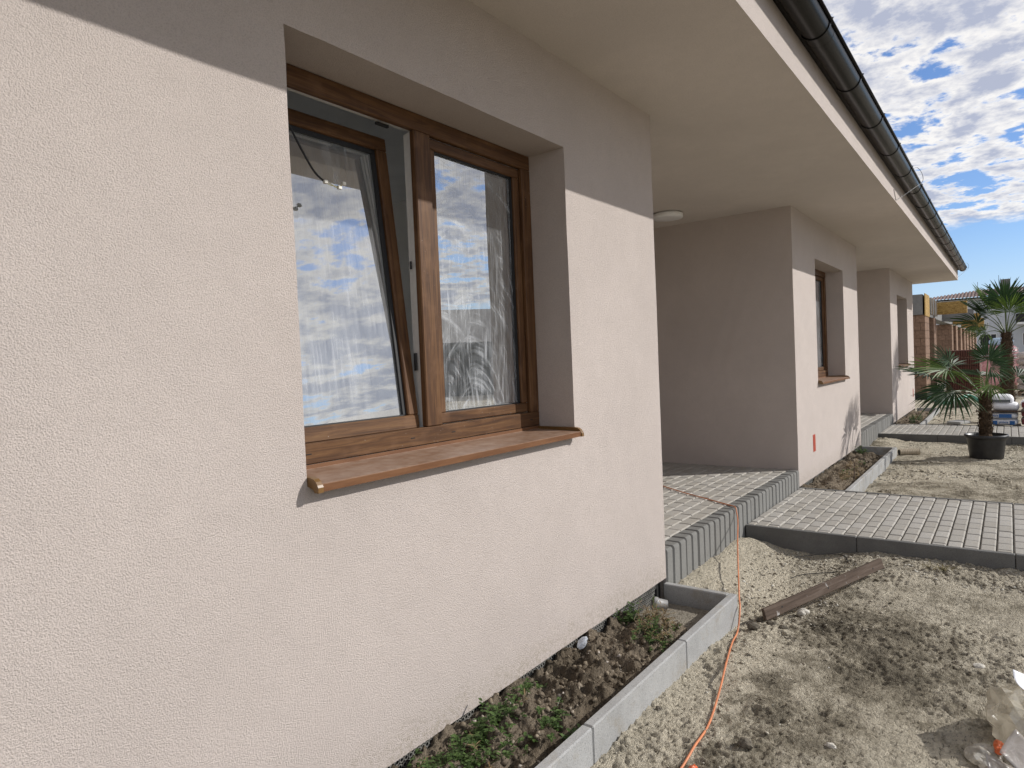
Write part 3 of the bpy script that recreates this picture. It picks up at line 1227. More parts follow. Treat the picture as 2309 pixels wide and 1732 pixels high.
br.tube([(0, GY - GR - 0.003, GZ - 0.012), (0, GY - GR - 0.016, GZ + 0.016), (0, GY - GR + 0.01, GZ + 0.024)], 0.006, 6)
brm = br.mesh('bracket', GUT)
for k in range(23):
    link('bracket', brm, gut, (-2.685 + k * 0.985 if k < 22 else 19.2, 0, 0))
se = MB()
for k in range(16):
    a0 = math.pi + math.pi * k / 16
    a1 = math.pi + math.pi * (k + 1) / 16
    r = GR + 0.0008
    se.quad((-0.03, GY + r * math.cos(a0), GZ + r * math.sin(a0)), (0.03, GY + r * math.cos(a0), GZ + r * math.sin(a0)), (0.03, GY + r * math.cos(a1), GZ + r * math.sin(a1)), (-0.03, GY + r * math.cos(a1), GZ + r * math.sin(a1)))
sem = se.mesh('seam', GUT, True)
for t in (0.35, 4.36, 8.3, 12.2, 16.2):
    link('seam', sem, gut, (t, 0, 0))
mb = MB()
pts = [(19.503, GY + GR * math.cos(math.pi + math.pi * k / 16), GZ + GR * math.sin(math.pi + math.pi * k / 16)) for k in range(17)]
mb.add(pts, [tuple(range(17))])
mb.build('end_cap', GUT, gut)
# lightning-rod wires looped over the gutter
for (t0, nm) in ((8.35, 0), (18.95, 1)):
    mb = MB()
    mb.tube(bezier_pts([(t0 + 0.12, -1.06, 3.43), (t0 + 0.22, -1.10, 3.46), (t0 + 0.42, -1.125, 3.43), (t0 + 0.5, -1.12, 3.36), (t0 + 0.35, -1.05, 3.27), (t0 + 0.12, -0.95, 3.15), (t0, -0.915, 3.105), (t0 - 0.06, -0.914, 3.13), (t0 - 0.15, -0.913, 3.19)], 6), 0.0026, 6)
    mb.build('wire', STEEL, house, smooth=True)

# rooms behind the windows
for (a, b) in ((-2.59, 3.8), (7.9, 11.2), (15.3, 18.6)):
    mb = MB()
    y0, y1, z0, z1 = 0.44, 5.15, 0.19, 2.85
    if a > 0:
        mb.quad((a, y1, z0), (b, y1, z0), (b, y1, z1), (a, y1, z1))
    else:  # gap for the added rear opening that lets daylight in
        for (xa, xb, za, zb_) in ((a, 0.0, z0, z1), (3.2, b, z0, z1), (0.0, 3.2, 2.5, z1)):
            mb.quad((xa, y1, za), (xb, y1, za), (xb, y1, zb_), (xa, y1, zb_))
    mb.quad((a, y0, z0), (a, y1, z0), (a, y1, z1), (a, y0, z1))
    mb.quad((b, y1, z0), (b, y0, z0), (b, y0, z1), (b, y1, z1))
    mb.quad((a, y0, z1), (a, y1, z1), (b, y1, z1), (b, y0, z1))
    mb.quad((a, y1, z0), (a, y0, z0), (b, y0, z0), (b, y1, z0))
    mb.build('room', ROOM, house)


def frame_boxes(x0, x1, z0, z1, w, y0, y1, mats_hv, name, parent, bev=0.004, wb=None):
    """four rails as one mesh: two materials, horizontal and vertical grain"""
    wb = wb or w
    mb = MB()
    mb.bevbox(x0, x1, y0, y1, z0, z0 + wb, bev, 0)
    mb.bevbox(x0, x1, y0, y1, z1 - w, z1, bev, 0)
    mb.bevbox(x0, x0 + w, y0 + 0.0004, y1 - 0.0004, z0 + wb, z1 - w, bev, 1)
    mb.bevbox(x1 - w, x1, y0 + 0.0004, y1 - 0.0004, z0 + wb, z1 - w, bev, 1)
    return mb.build(name, mats_hv, parent)


DARK = mat_flat('slot_black', (0.01, 0.01, 0.01), 0.8)


def window(x0, detail):
    x1 = x0 + 1.694
    zf0, zf1 = 1.136, WZ1 - 0.001
    ml, mr_ = x0 + 0.803, x0 + 0.905
    # outer frame (the window itself) with mullion
    win = frame_boxes(x0 + 0.001, x1 - 0.001, zf0, zf1, 0.078, RV, RV + 0.03, [FOILX, FOILZ], 'window', house)
    mb = MB()
    mb.bevbox(ml, mr_, RV - 0.004, RV + 0.03, zf0 + 0.0785, zf1 - 0.0785, 0.005)
    mb.build('mullion', FOILZ, win)
    # white core of the frame behind the brown facing
    mb = MB()
    for (a, b) in ((RV + 0.0305, RV + 0.045), (RV + 0.047, RV + 0.062), (RV + 0.064, RV + 0.085)):
        i = (a - RV) * 0.25 + 0.004
        mb.box(x0 + 0.002, x1 - 0.002, a, b, zf0, zf0 + 0.078 - i)
        mb.box(x0 + 0.002, x1 - 0.002, a, b, zf1 - 0.078 + i, zf1)
        mb.box(x0 + 0.002, x0 + 0.078 - i, a, b, zf0 + 0.078, zf1 - 0.078)
        mb.box(x1 - 0.078 + i, x1 - 0.002, a, b, zf0 + 0.078, zf1 - 0.078)
        mb.box(ml + i, mr_ - i, a, b, zf0 + 0.078, zf1 - 0.078)
    mb.box(x0, x1, RV + 0.063, RV + 0.0645, zf0, zf0 + 0.05)
    mb.build('frame_core', WHITE, win)
    if detail:
        for q_ in ((ml - 0.003, ml + 0.006, RV + 0.047, RV + 0.062, 1.47, 1.55), (ml - 0.004, ml + 0.004, RV + 0.05, RV + 0.06, 1.93, 1.965), (ml - 0.17, ml - 0.10, RV + 0.047, RV + 0.062, zf1 - 0.086, zf1 - 0.074)):
            mb = MB()
            mb.bevbox(*q_, 0.0015)
            mb.build('hinge_plate', BLACKP, win)
    # right sash, closed
    sx0, sx1 = mr_ + 0.003, x1 - 0.081
    sz0, sz1 = zf0 + 0.081, zf1 - 0.081
    s2 = frame_boxes(sx0, sx1, sz0, sz1, 0.05, RV + 0.020, RV + 0.052, [FOILX, FOILZ], 'sash', win, 0.005)
    mb = MB()
    g = 0.050
    for (a, b, c, d) in ((sx0 + g, sx1 - g, sz0 + g, sz0 + g + 0.006), (sx0 + g, sx1 - g, sz1 - g - 0.006, sz1 - g), (sx0 + g, sx0 + g + 0.006, sz0 + g, sz1 - g), (sx1 - g - 0.006, sx1 - g, sz0 + g, sz1 - g)):
        mb.box(a, b, RV + 0.034, RV + 0.047, c, d)
    # warm-edge spacer of the double glazing
    for (a, b, c, d) in ((sx0 + g, sx1 - g, sz0 + g, sz0 + g + 0.014), (sx0 + g, sx1 - g, sz1 - g - 0.014, sz1 - g), (sx0 + g, sx0 + g + 0.014, sz0 + g, sz1 - g), (sx1 - g - 0.014, sx1 - g, sz0 + g, sz1 - g)):
        mb.box(a, b, RV + 0.050, RV + 0.066, c, d)
    mb.build('gasket', GASKET, win)
    mb = MB()
    mb.quad((sx0 + 0.04, RV + 0.0475, sz0 + 0.04), (sx1 - 0.04, RV + 0.0475, sz0 + 0.04), (sx1 - 0.04, RV + 0.0475, sz1 - 0.04), (sx0 + 0.04, RV + 0.0475, sz1 - 0.04))
    p = mb.build('pane', GLASS_B, win)
    # left sash, tilted inwards about its bottom edge
    tilt = R(-6.1) if detail else 0.0
    hy, hz = RV + 0.036, zf0 + 0.075
    lx0, lx1 = x0 + 0.080, ml - 0.004
    H = zf1 - 0.072 - hz
    st = frame_boxes(lx0, lx1, 0, H, 0.062, 0.0, 0.055, [FOILX, FOILZ], 'sash', win, 0.005)
    st.location = (0, hy, hz)
    st.rotation_euler = (tilt, 0, 0)
    mb = MB()
    g = 0.062
    for (a, b, c, d) in ((lx0 + g, lx1 - g, g, g + 0.006), (lx0 + g, lx1 - g, H - g - 0.02, H - g), (lx0 + g, lx0 + g + 0.02, g, H - g), (lx1 - g - 0.02, lx1 - g, g, H - g)):
        mb.box(a, b, 0.016, 0.027, c, d)
    o = mb.build('gasket', GASKET, win)
    o.location = (0, hy, hz)
    o.rotation_euler = (tilt, 0, 0)
    mb = MB()
    mb.quad((lx0 + 0.05, 0.0275, 0.05), (lx1 - 0.05, 0.0275, 0.05), (lx1 - 0.05, 0.0275, H - 0.05), (lx0 + 0.05, 0.0275, H - 0.05))
    o = mb.build('pane', GLASS_A, win)
    o.location = (0, hy, hz)
    o.rotation_euler = (tilt, 0, 0)
    # drain slots
    for t in (0.16, 0.70, 0.965, 1.60):
        mb = MB()
        mb.bevbox(x0 + t, x0 + t + 0.026, RV - 0.0012, RV + 0.002, zf0 + 0.036, zf0 + 0.0405, 0.001)
        mb.build('drain_slot', DARK, win)
    # sheet-metal sill with end caps
    prof = [(0.2255, 1.1355), (0.2225, 1.1355), (0.2215, 1.1215), (0.216, 1.1195), (-0.049, 1.1105), (-0.052, 1.108), (-0.0525, 1.084), (-0.0505, 1.084), (-0.0495, 1.106), (0.22, 1.1165), (0.2255, 1.118)]
    sl = MB()
    L = len(prof)
    sl.v = [(x, y, z) for x in (x0 + 0.004, x1 - 0.004) for (y, z) in prof]
    for k in range(L):
        n_ = (k + 1) % L
        sl.f.append((k, k + L, n_ + L, n_)[::-1])
        sl.m.append(0)
    sl.f.append(tuple(range(L)))
    sl.m.append(0)
    sl.f.append(tuple(range(L, 2 * L))[::-1])
    sl.m.append(0)
    sl.build('sill', SILL, win)
    cp = [(0.222, 1.118), (0.222, 1.132), (-0.015, 1.131), (-0.033, 1.127), (-0.045, 1.119), (-0.053, 1.108), (-0.0575, 1.100), (-0.0575, 1.0825), (-0.036, 1.0825), (-0.030, 1.092), (-0.012, 1.098), (-0.002, 1.1)]
    for (a, b) in ((x0 + 0.0015, x0 + 0.023), (x1 - 0.023, x1 - 0.0015)):
        mb = MB()
        L = len(cp)
        mb.v = [(x, y, z) for x in (a, b) for (y, z) in cp]
        for k in range(L):
            n_ = (k + 1) % L
            mb.f.append((k, k + L, n_ + L, n_))
            mb.m.append(0)
        mb.f.append(tuple(range(L))[::-1])
        mb.m.append(0)
        mb.f.append(tuple(range(L, 2 * L)))
        mb.m.append(0)
        mb.build('end_cap', CAP, win)
    return win


window(1.317, True)
window(8.68, False)
window(16.05, False)

# orange-red boxes for sockets let into the plaster
REDP = mat_flat('red_plastic', (0.36, 0.045, 0.018), 0.5, var=0.15)
for t in (8.33, 18.5):
    mb = MB()
    mb.bevbox(t, t + 0.115, -0.003, 0.02, 0.295, 0.50, 0.0025)
    mb.build('socket_box', REDP, house)

# ceiling lamp in the first porch
lamp = empty('ceiling_lamp', (6.95, 1.13, HS))
tag(lamp, 'round white ceiling lamp on the soffit of the first porch', 'lamp')
LAMPW = mat_flat('lamp_opal', (0.80, 0.80, 0.79), 0.35, var=0.02)
mb = MB()
mb.lathe([(0.14, 0.0), (0.14, -0.02), (0.0, -0.02)], 32)
mb.build('base', WHITE, lamp, smooth=False)
mb = MB()
mb.lathe([(0.165, -0.012), (0.168, -0.018), (0.168, -0.048), (0.162, -0.056), (0.10, -0.060), (0.0, -0.061)], 40)
mb.build('shade', LAMPW, lamp, smooth=True)

# loose lead hanging at the left of the first window
lead = empty('hanging_cable', (1.36, 0.24, 2.53))
tag(lead, 'thin black cable ending in a terminal block, hanging before the tilted sash', 'cable')
mb = MB()
mb.tube([Vector(p) - Vector((1.36, 0.24, 2.53)) for p in bezier_pts([(1.33, 0.24, 2.535), (1.42, 0.245, 2.50), (1.49, 0.25, 2.41), (1.55, 0.25, 2.315), (1.60, 0.25, 2.25), (1.645, 0.25, 2.222)], 6)], 0.0042, 6)
mb.build('sheath', GASKET, lead, smooth=True)
mb = MB()
for dz in (0, 0.006):
    mb.tube([Vector(p) - Vector((1.36, 0.24, 2.53)) for p in bezier_pts([(1.643, 0.25, 2.222), (1.67, 0.248, 2.214 + dz), (1.70, 0.249, 2.216 - dz), (1.728, 0.25, 2.226)], 4)], 0.0014, 5)
mb.build('cores', mat_flat('wire_core', (0.35, 0.30, 0.08), 0.5), lead)
TERM = mat_flat('terminal_plastic', (0.70, 0.68, 0.60), 0.4)
for (cx, cz) in ((1.645, 2.222), (1.712, 2.212), (1.734, 2.232)):
    mb = MB()
    mb.bevbox(cx - 1.36 - 0.009, cx - 1.36 + 0.009, 0.0, 0.014, cz - 2.53 - 0.007, cz - 2.53 + 0.007, 0.002)
    mb.build('terminal', TERM, lead)


# ------------------------------------------------------------------ orange cable over porch and ground
ORANGE = mat_flat('orange_rubber', (0.56, 0.20, 0.085), 0.5, var=0.15, scale=12)


def gz(x, y):
    return float(ground_h(np.array([x]), np.array([y]))[0])


mb = MB()
pts = [(6.9, 1.75, 0.197), (6.5, 1.35, 0.197), (6.15, 0.935, 0.197), (5.9, 0.585, 0.198), (5.71, 0.275, 0.197), (5.58, 0.08, 0.199), (5.52, 0.0, 0.198), (5.49, -0.022, 0.16), (5.40, -0.06, 0.11), (5.05, -0.17, 0.03), (4.6, -0.32, -0.05), (4.2, -0.455, -0.085), (4.06, -0.505, -0.10)]
for (x, y) in [(3.93, -0.53), (3.7, -0.575), (3.37, -0.655), (3.1, -0.715), (2.82, -0.765), (2.6, -0.785), (2.40, -0.79), (2.1, -0.78), (1.7, -0.9), (1.2, -1.2)]:
    pts.append((x, y, gz(x, y) + 0.010))
mb.tube(bezier_pts(pts, 7), 0.0052, 8)
o = mb.build('extension_cable', ORANGE, None, smooth=True)
tag(o, 'orange rubber cable running off the porch and along the planting bed kerb', 'cable')

# ------------------------------------------------------------------ old board
def mat_board():
    m = NT('weathered_board')
    v = m.coord((3, 45, 45))
    g = m.noise(v, 1, 5, 0.6, 1.0)
    c = m.ramp(g, [(0.3, (0.055, 0.038, 0.028)), (0.55, (0.105, 0.075, 0.056)), (0.8, (0.17, 0.132, 0.105))])
    s = m.noise(m.coord((14, 6, 6)), 1.0, 4, 0.7)
    c = m.mix(m.maprange(s, 0.62, 0.68, 0, 0.75), c, (0.55, 0.53, 0.50))
    m.bsdf(c, 0.8, normal=m.bump(g, 0.003, 0.5), spec=0.2)
    return m.mat


A = Vector((4.17, -0.615, -0.155))
B = Vector((5.30, -1.115, -0.055))
L = (B - A).length
board = empty('wooden_board', A)
board.rotation_euler = Euler((R(76), -math.asin((B - A).z / L), math.atan2((B - A).y, (B - A).x)))
tag(board, 'weathered wooden batten with nail holes lying across the hollow', 'board')
BRD = mat_board()
mb = MB()
mb.bevbox(0, L, -0.036, 0.036, -0.012, 0.012, 0.003)
mb.build('batten', BRD, board)
for t in (0.13, 0.50, 0.90):
    mb = MB()
    mb.lathe([(0.006, -0.0135), (0.006, 0.0128), (0.0, 0.0128)], 10, (L * t, 0.008 * math.sin(t * 20)))
    mb.build('nail_hole', DARK, board)

# thin black wires by the path kerb
for i, (pp, lab) in enumerate([
    ([(5.45, -0.47, -0.15), (5.56, -0.60, -0.135), (5.64, -0.74, -0.13), (5.60, -0.82, -0.15), (5.50, -0.86, -0.17)], 'thin black wire sticking out of the gravel by the path kerb'),
    ([(5.10, -0.54, -0.20), (5.19, -0.62, -0.185), (5.30, -0.78, -0.175), (5.36, -0.95, -0.16), (5.45, -1.05, -0.155)], 'thin black wire lying in the hollow behind the board')]):
    mb = MB()
    mb.tube(bezier_pts([(p[0], p[1], max(p[2], gz(p[0], p[1]) + 0.004)) for p in pp], 6), 0.0028, 6)
    tag(mb.build('black_wire', GASKET, None), lab, 'wire')


# ------------------------------------------------------------------ single stones
def rock(name, loc, r, mat, seed, label, flat=0.7, sub=3, cat='stone'):
    rg = random.Random(seed)
    bm = bmesh.new()
    bmesh.ops.create_icosphere(bm, subdivisions=sub, radius=1.0)
    off = rg.uniform(0, 50)
    for v in bm.verts:
        d = v.co.normalized()
        k = 1 + 0.5 * float(fbm(np.array([d.x * 1.3 + off]), np.array([d.y * 1.3 + d.z * 0.9]), 1.0, 3, 0.55, seed)[0])
        v.co = Vector((d.x * 1.15, d.y * 0.95, d.z * flat)) * k * r
    me_ = bpy.data.meshes.new(name)
    bm.to_mesh(me_)
    bm.free()
    me_.materials.append(mat)
    o = link(name, me_, None, (loc[0], loc[1], gz(loc[0], loc[1]) + r * flat * 0.55), (0, 0, rg.uniform(0, 6)))
    return tag(o, label, cat)


PALE = mat_flat('pale_lime_stone', (0.50, 0.47, 0.41), 0.9, var=0.25, scale=40, bump=0.006, spec=0.2)
DKCL = mat_flat('dark_clay_lump', (0.12, 0.105, 0.082), 0.95, var=0.35, scale=40, bump=0.006, spec=0.2)
rock('stone', (4.40, -0.79), 0.034, PALE, 2, 'round whitish lump of mortar in front of the wooden batten')
rock('stone', (2.72, -0.96), 0.030, DKCL, 5, 'dark clay clod right of the orange cable near the bottom edge', 0.6)
rock('stone', (2.92, -1.25), 0.020, PALE, 6, 'small pale stone on the clay right of the dark clod', 0.6)
rock('stone', (4.06, -1.72), 0.022, PALE, 9, 'flat pale stone lying behind the plastic bag', 0.4)
rock('stone', (5.45, -2.05), 0.045, PALE, 10, 'larger pale stone near the path kerb at the right edge', 0.5)
rock('stone', (2.80, -0.53), 0.013, DKCL, 12, 'small dark pebble at the foot of the planting bed kerb', 0.8)
rock('stone', (20.6, -0.85), 0.22, DKCL, 14, 'big dark clod of earth beside the green hose', 0.6)
for i, (x, y, r) in enumerate([(4.00, -0.60, 0.036), (4.10, -0.68, 0.030), (4.06, -0.76, 0.024), (4.20, -0.585, 0.026)]):
    o = rock('mortar_lump', (x, y), r, DKCL, 20 + i, 'dark lump of dried mortar heaped at the planting bed corner', 0.55)
    o['group'] = 'dark mortar lumps at the bed corner'
ORP = mat_flat('orange_plastic', (0.60, 0.12, 0.03), 0.4, var=0.1)


def crumple(name, loc, size, mat, seed, label, cat, parent=None, sub=3, amp=0.45, freq=1.8, ground=True, smooth=False):
    bm = bmesh.new()
    bmesh.ops.create_icosphere(bm, subdivisions=sub, radius=1.0)
    for v in bm.verts:
        d = v.co.normalized()
        a = float(fbm(np.array([d.x * freq + seed * 3.1]), np.array([d.y * freq + d.z * 1.7]), 1.0, 3, 0.7, seed)[0])
        b = abs(float(fbm(np.array([d.z * freq * 1.6 + seed]), np.array([d.x * 2.1 - d.y * 1.3]), 1.3, 2, 0.6, seed + 9)[0]))
        v.co = Vector((d.x * size[0], d.y * size[1], d.z * size[2])) * (1 + amp * a - 0.5 * amp * b)
    me_ = bpy.data.meshes.new(name)
    bm.to_mesh(me_)
    bm.free()
    me_.materials.append(mat)
    if smooth:
        me_.polygons.foreach_set('use_smooth', [True] * len(me_.polygons))
    z = gz(loc[0], loc[1]) + loc[2] if ground else loc[2]
    o = link(name, me_, parent, (loc[0], loc[1], z))
    if label:
        tag(o, label, cat)
    return o


crumple('orange_scrap', (2.47, -0.83, 0.008), (0.025, 0.018, 0.014), ORP, 3, 'torn orange plastic scrap beside the orange cable', 'scrap')


# ------------------------------------------------------------------ plastic litter at the right
def mat_film(name, col, opac):
    m = NT(name)
    v = m.coord()
    nz = m.noise(v, 11, 4, 0.55, 1.0)
    nb = m.bump(nz, 0.012, 0.7)
    df = m.n('ShaderNodeBsdfDiffuse')
    df.inputs[0].default_value = (*col, 1)
    tl = m.n('ShaderNodeBsdfTranslucent')
    tl.inputs[0].default_value = (*col, 1)
    m1 = m.n('ShaderNodeMixShader')
    m1.inputs[0].default_value = 0.4
    m.l(df.outputs[0], m1.inputs[1])
    m.l(tl.outputs[0], m1.inputs[2])
    gl = m.n('ShaderNodeBsdfGlossy')
    gl.inputs['Roughness'].default_value = 0.18
    m.l(nb, gl.inputs['Normal'])
    m.l(nb, df.inputs['Normal'])
    m2 = m.n('ShaderNodeMixShader')
    m2.inputs[0].default_value = 0.12
    m.l(m1.outputs[0], m2.inputs[1])
    m.l(gl.outputs[0], m2.inputs[2])
    tr = m.n('ShaderNodeBsdfTransparent')
    m3 = m.n('ShaderNodeMixShader')
    m.l(m.maprange(nz, 0.35, 0.65, opac * 0.6, min(1, opac * 1.25)), m3.inputs[0])
    m.l(tr.outputs[0], m3.inputs[1])
    m.l(m2.outputs[0], m3.inputs[2])
    m.l(m3.outputs[0], m.out.inputs[0])
    return m.mat


FILM = mat_film('clear_plastic_film', (0.60, 0.55, 0.44), 0.66)
FILM2 = mat_film('milky_plastic_film', (0.62, 0.58, 0.50), 0.8)
PAPER = mat_flat('white_paper', (0.78, 0.79, 0.82), 0.7, var=0.05)
crumple('plastic_bag', (3.36, -1.885, 0.085), (0.165, 0.135, 0.125), FILM, 4, 'crumpled clear plastic bag lying on the clay at the right edge', 'bag', sub=3, amp=0.42, freq=1.9)
crumple('plastic_pouch', (3.12, -1.765, 0.032), (0.085, 0.062, 0.040), FILM2, 8, 'small milky plastic pouch lying before the clear bag', 'bag', sub=3, amp=0.4, freq=1.9)
crumple('orange_rag', (3.155, -1.815, 0.05), (0.045, 0.022, 0.016), ORP, 7, 'orange cloth scrap tucked between the plastic bags', 'scrap')


def sheet(name, loc, rot, w, h, mat, label, cat, seed, curl=0.02, n=10):
    mb = MB()
    for i in range(n + 1):
        for j in range(n + 1):
            x, y = (i / n - 0.5) * w, (j / n - 0.5) * h
            z = curl * math.sin(x * 14 + seed) * math.cos(y * 11 + seed * 2) + 0.6 * curl * (x / w * 2) ** 2
            mb.v.append((x, y, z))
    for i in range(n):
        for j in range(n):
            a = i * (n + 1) + j
            mb.f.append((a, a + n + 1, a + n + 2, a + 1))
            mb.m.append(0)
    o = mb.build(name, mat, None, smooth=True, loc=(loc[0], loc[1], gz(loc[0], loc[1]) + loc[2]), rot=rot)
    sol = o.modifiers.new('thick', 'SOLIDIFY')
    sol.thickness = 0.0012
    return tag(o, label, cat)


sheet('paper_sheet', (3.47, -1.93, 0.175), (R(38), R(-30), R(20)), 0.11, 0.15, PAPER, 'white paper sheet sticking out of the top of the clear bag', 'paper', 1)
KRAFT = mat_film('grey_plastic_sheet', (0.50, 0.45, 0.40), 0.95)
sheet('plastic_sheet', (2.97, -1.83, 0.03), (R(30), R(-20), R(15)), 0.15, 0.11, KRAFT, 'creased grey plastic sheet in the bottom right corner', 'sheet', 2, 0.012)
sheet('plastic_sheet', (3.06, -1.885, 0.075), (R(55), R(-24), R(-25)), 0.13, 0.15, KRAFT, 'folded translucent sheet standing up against the clear bag', 'sheet', 5, 0.015)

# small bits in the first planting bed
o = crumple('plastic_bottle', (2.93, -0.055, 0.0), (0.022, 0.022, 0.038), mat_film('bottle_film', (0.75, 0.79, 0.85), 0.8), 3, 'crushed white plastic bottle leaning on the membrane below the wall', 'bottle', amp=0.3, ground=False)
o.rotation_euler = (0.5, 0.6, 0.2)
o.location = (2.93, -0.045, -0.005)
pipe = empty('drain_pipe', (3.74, -0.065, -0.045))
pipe.rotation_euler = (R(8), R(-75), R(-62))
tag(pipe, 'grey plastic drain pipe stub poking up at the end of the bed', 'pipe')
PVC = mat_flat('grey_pvc', (0.23, 0.225, 0.215), 0.5, var=0.15)
mb = MB()
mb.lathe([(0.036, -0.09), (0.036, -0.035), (0.041, -0.03), (0.041, -0.004), (0.039, 0.0), (0.036, -0.002), (0.036, -0.012)], 24)
mb.build('socket', PVC, pipe, smooth=True)
mb = MB()
mb.lathe([(0.0355, -0.013), (0.0, -0.013)], 24)
mb.build('cap', mat_flat('pipe_cap', (0.30, 0.24, 0.17), 0.6), pipe)


# ------------------------------------------------------------------ weeds
def mat_leaf(name, a, b, rough=0.45, trans=0.25):
    m = NT(name)
    geo = m.n('ShaderNodeNewGeometry')
    rnd = geo.outputs['Random Per Island']
    c = m.mix(rnd, a, b)
    nz = m.noise(m.coord(), 40, 3, 0.6)
    c = m.mix(m.maprange(nz, 0.4, 0.7, 0, 0.35), c, tuple(k * 0.6 for k in a))
    pb = m.bsdf(c, rough, spec=0.35)
    tl = m.n('ShaderNodeBsdfTranslucent')
    m.l(c, tl.inputs[0])
    mx = m.n('ShaderNodeMixShader')
    mx.inputs[0].default_value = trans
    m.l(pb.outputs[0], mx.inputs[1])
    m.l(tl.outputs[0], mx.inputs[2])
    m.l(mx.outputs[0], m.out.inputs[0])
    return m.mat


WEED = mat_leaf('weed_leaf', (0.05, 0.092, 0.024), (0.11, 0.175, 0.05))
DRY = mat_leaf('dry_grass', (0.22, 0.15, 0.075), (0.34, 0.26, 0.14))


def leaf_quad(mb, base, d, up, L, W, m=0):
    d = d.normalized()
    s = d.cross(up)
    if s.length < 1e-4:
        s = Vector((1, 0, 0))
    s.normalize()
    n = s.cross(d)
    p = [base, base + d * L * 0.35 + s * W * 0.5 + n * W * 0.15, base + d * L * 0.75 + s * W * 0.38 + n * W * 0.05, base + d * L - n * L * 0.12,
         base + d * L * 0.75 - s * W * 0.38 + n * W * 0.05, base + d * L * 0.35 - s * W * 0.5 + n * W * 0.15, base + d * L * 0.4, base + d * L * 0.78]
    mb.add(p, [(0, 1, 6), (1, 2, 7, 6), (2, 3, 7), (3, 4, 7), (4, 5, 6, 7), (5, 0, 6)], m)


def weed(x, y, rx, ry, h, nst, label, seed, dry=0.0, xend=4.088, lsize=0.022, pl=10):
    rg = random.Random(seed)
    z0 = float(soil_h(np.array([x]), np.array([y]), xend)[0])
    root = empty('weed', (x, y, z0))
    tag(root, label, 'plant')
    st, lf = MB(), MB()
    for _ in range(nst):
        bx, by = rg.gauss(0, rx * 0.5), rg.gauss(0, ry * 0.5)
        bx, by = max(-rx, min(rx, bx)), max(-ry, min(ry, by))
        if y + by > -0.005:
            by = -0.005 - y
        z = float(soil_h(np.array([x + bx]), np.array([y + by]), xend)[0]) - z0
        p0 = Vector((bx, by, z - 0.01))
        le = Vector((rg.gauss(0, 0.6), rg.gauss(-0.25, 0.45), 1.1)).normalized()
        hh = h * rg.uniform(0.45, 1.1)
        p1 = p0 + le * hh * 0.6 + Vector((rg.gauss(0, 0.01), rg.gauss(0, 0.01), 0))
        p2 = p0 + le * hh + Vector((rg.gauss(0, 0.02), rg.gauss(-0.01, 0.02), -0.01))
        dr = rg.random() < dry
        st.tube([p0, p1, p2], [0.0016, 0.0013, 0.0007], 4, 1 if dr else 0, False)
        for k in range(pl):
            t = rg.uniform(0.15, 1.0)
            b = p0.lerp(p2, t)
            a = rg.uniform(0, 6.28)
            d = Vector((math.cos(a), math.sin(a), rg.uniform(-0.1, 0.7)))
            s = lsize * rg.uniform(0.5, 1.3)
            leaf_quad(lf, b, d, Vector((0, 0, 1)), s * (1.6 if dr else 1), s * (0.25 if dr else 0.55), 1 if dr else 0)
    tag(st.build('stems', [WEED, DRY], root), kind='stuff')
    tag(lf.build('leaves', [WEED, DRY], root), kind='stuff')
    return root


weed(1.80, -0.15, 0.26, 0.13, 0.12, 90, 'dark green leafy weeds at the near end of the planting bed', 1, 0.03)
weed(2.12, -0.09, 0.18, 0.06, 0.11, 56, 'green weeds against the wall before the bare clods', 2, 0.03, lsize=0.024)
weed(2.28, -0.27, 0.17, 0.09, 0.07, 24, 'low dark weeds by the kerb joint in the near bed', 3, 0.0, lsize=0.026)
weed(2.42, -0.05, 0.06, 0.03, 0.07, 10, 'small green tuft at the wall below the window middle', 9, 0.0)
weed(3.30, -0.26, 0.20, 0.12, 0.10, 60, 'bushy green weeds with dry stalks near the end of the bed', 4, 0.22, lsize=0.019, pl=12)
weed(3.50, -0.18, 0.10, 0.08, 0.15, 30, 'dry straw-coloured weed clump beside the drain pipe', 5, 0.85, lsize=0.02, pl=10)
weed(3.46, -0.03, 0.05, 0.02, 0.14, 14, 'bright green shoot growing up the wall by the drain pipe', 6, 0.0, lsize=0.028)
weed(10.9, -0.10, 0.35, 0.05, 0.14, 26, 'green weeds at the wall in the second bed', 7, 0.1, 11.49, 0.04)
weed(9.2, -0.22, 0.8, 0.12, 0.10, 50, 'sparse dry grass in the second bed', 8, 0.9, 11.49, 0.035)
weed(16.3, -0.25, 0.7, 0.12, 0.14, 40, 'dark weeds in the far bed under the third window', 12, 0.2, 19.28, 0.05)
for i, (x, y) in enumerate([(5.50, -1.46)]):
    g = MB()
    rg = random.Random(4)
    z0 = gz(x, y)
    for _ in range(46):
        a = rg.uniform(0, 6.28)
        d = Vector((math.cos(a) * 0.9, math.sin(a) * 1.2, rg.uniform(0.15, 0.7)))
        leaf_quad(g, Vector((rg.gauss(0, 0.015), rg.gauss(0, 0.03), 0)), d, Vector((0, 0, 1)), rg.uniform(0.05, 0.13), 0.004)
    o = empty('grass_tuft', (x, y, z0))
    tag(o, 'yellowish dry grass tuft at the foot of the path kerb', 'grass')
    g.build('blades', mat_leaf('straw_grass', (0.16, 0.13, 0.04), (0.24, 0.19, 0.07)), o)
mb = MB()
mb.tube([(8.62, -0.37, -0.14), (8.66, -0.375, 0.02), (8.69, -0.372, 0.14)], [0.006, 0.005, 0.004], 6)
tag(mb.build('rusty_rod', mat_flat('rusty_steel', (0.055, 0.032, 0.022), 0.8, var=0.3), None), 'thin rusty rod standing in the second planting bed', 'rod')

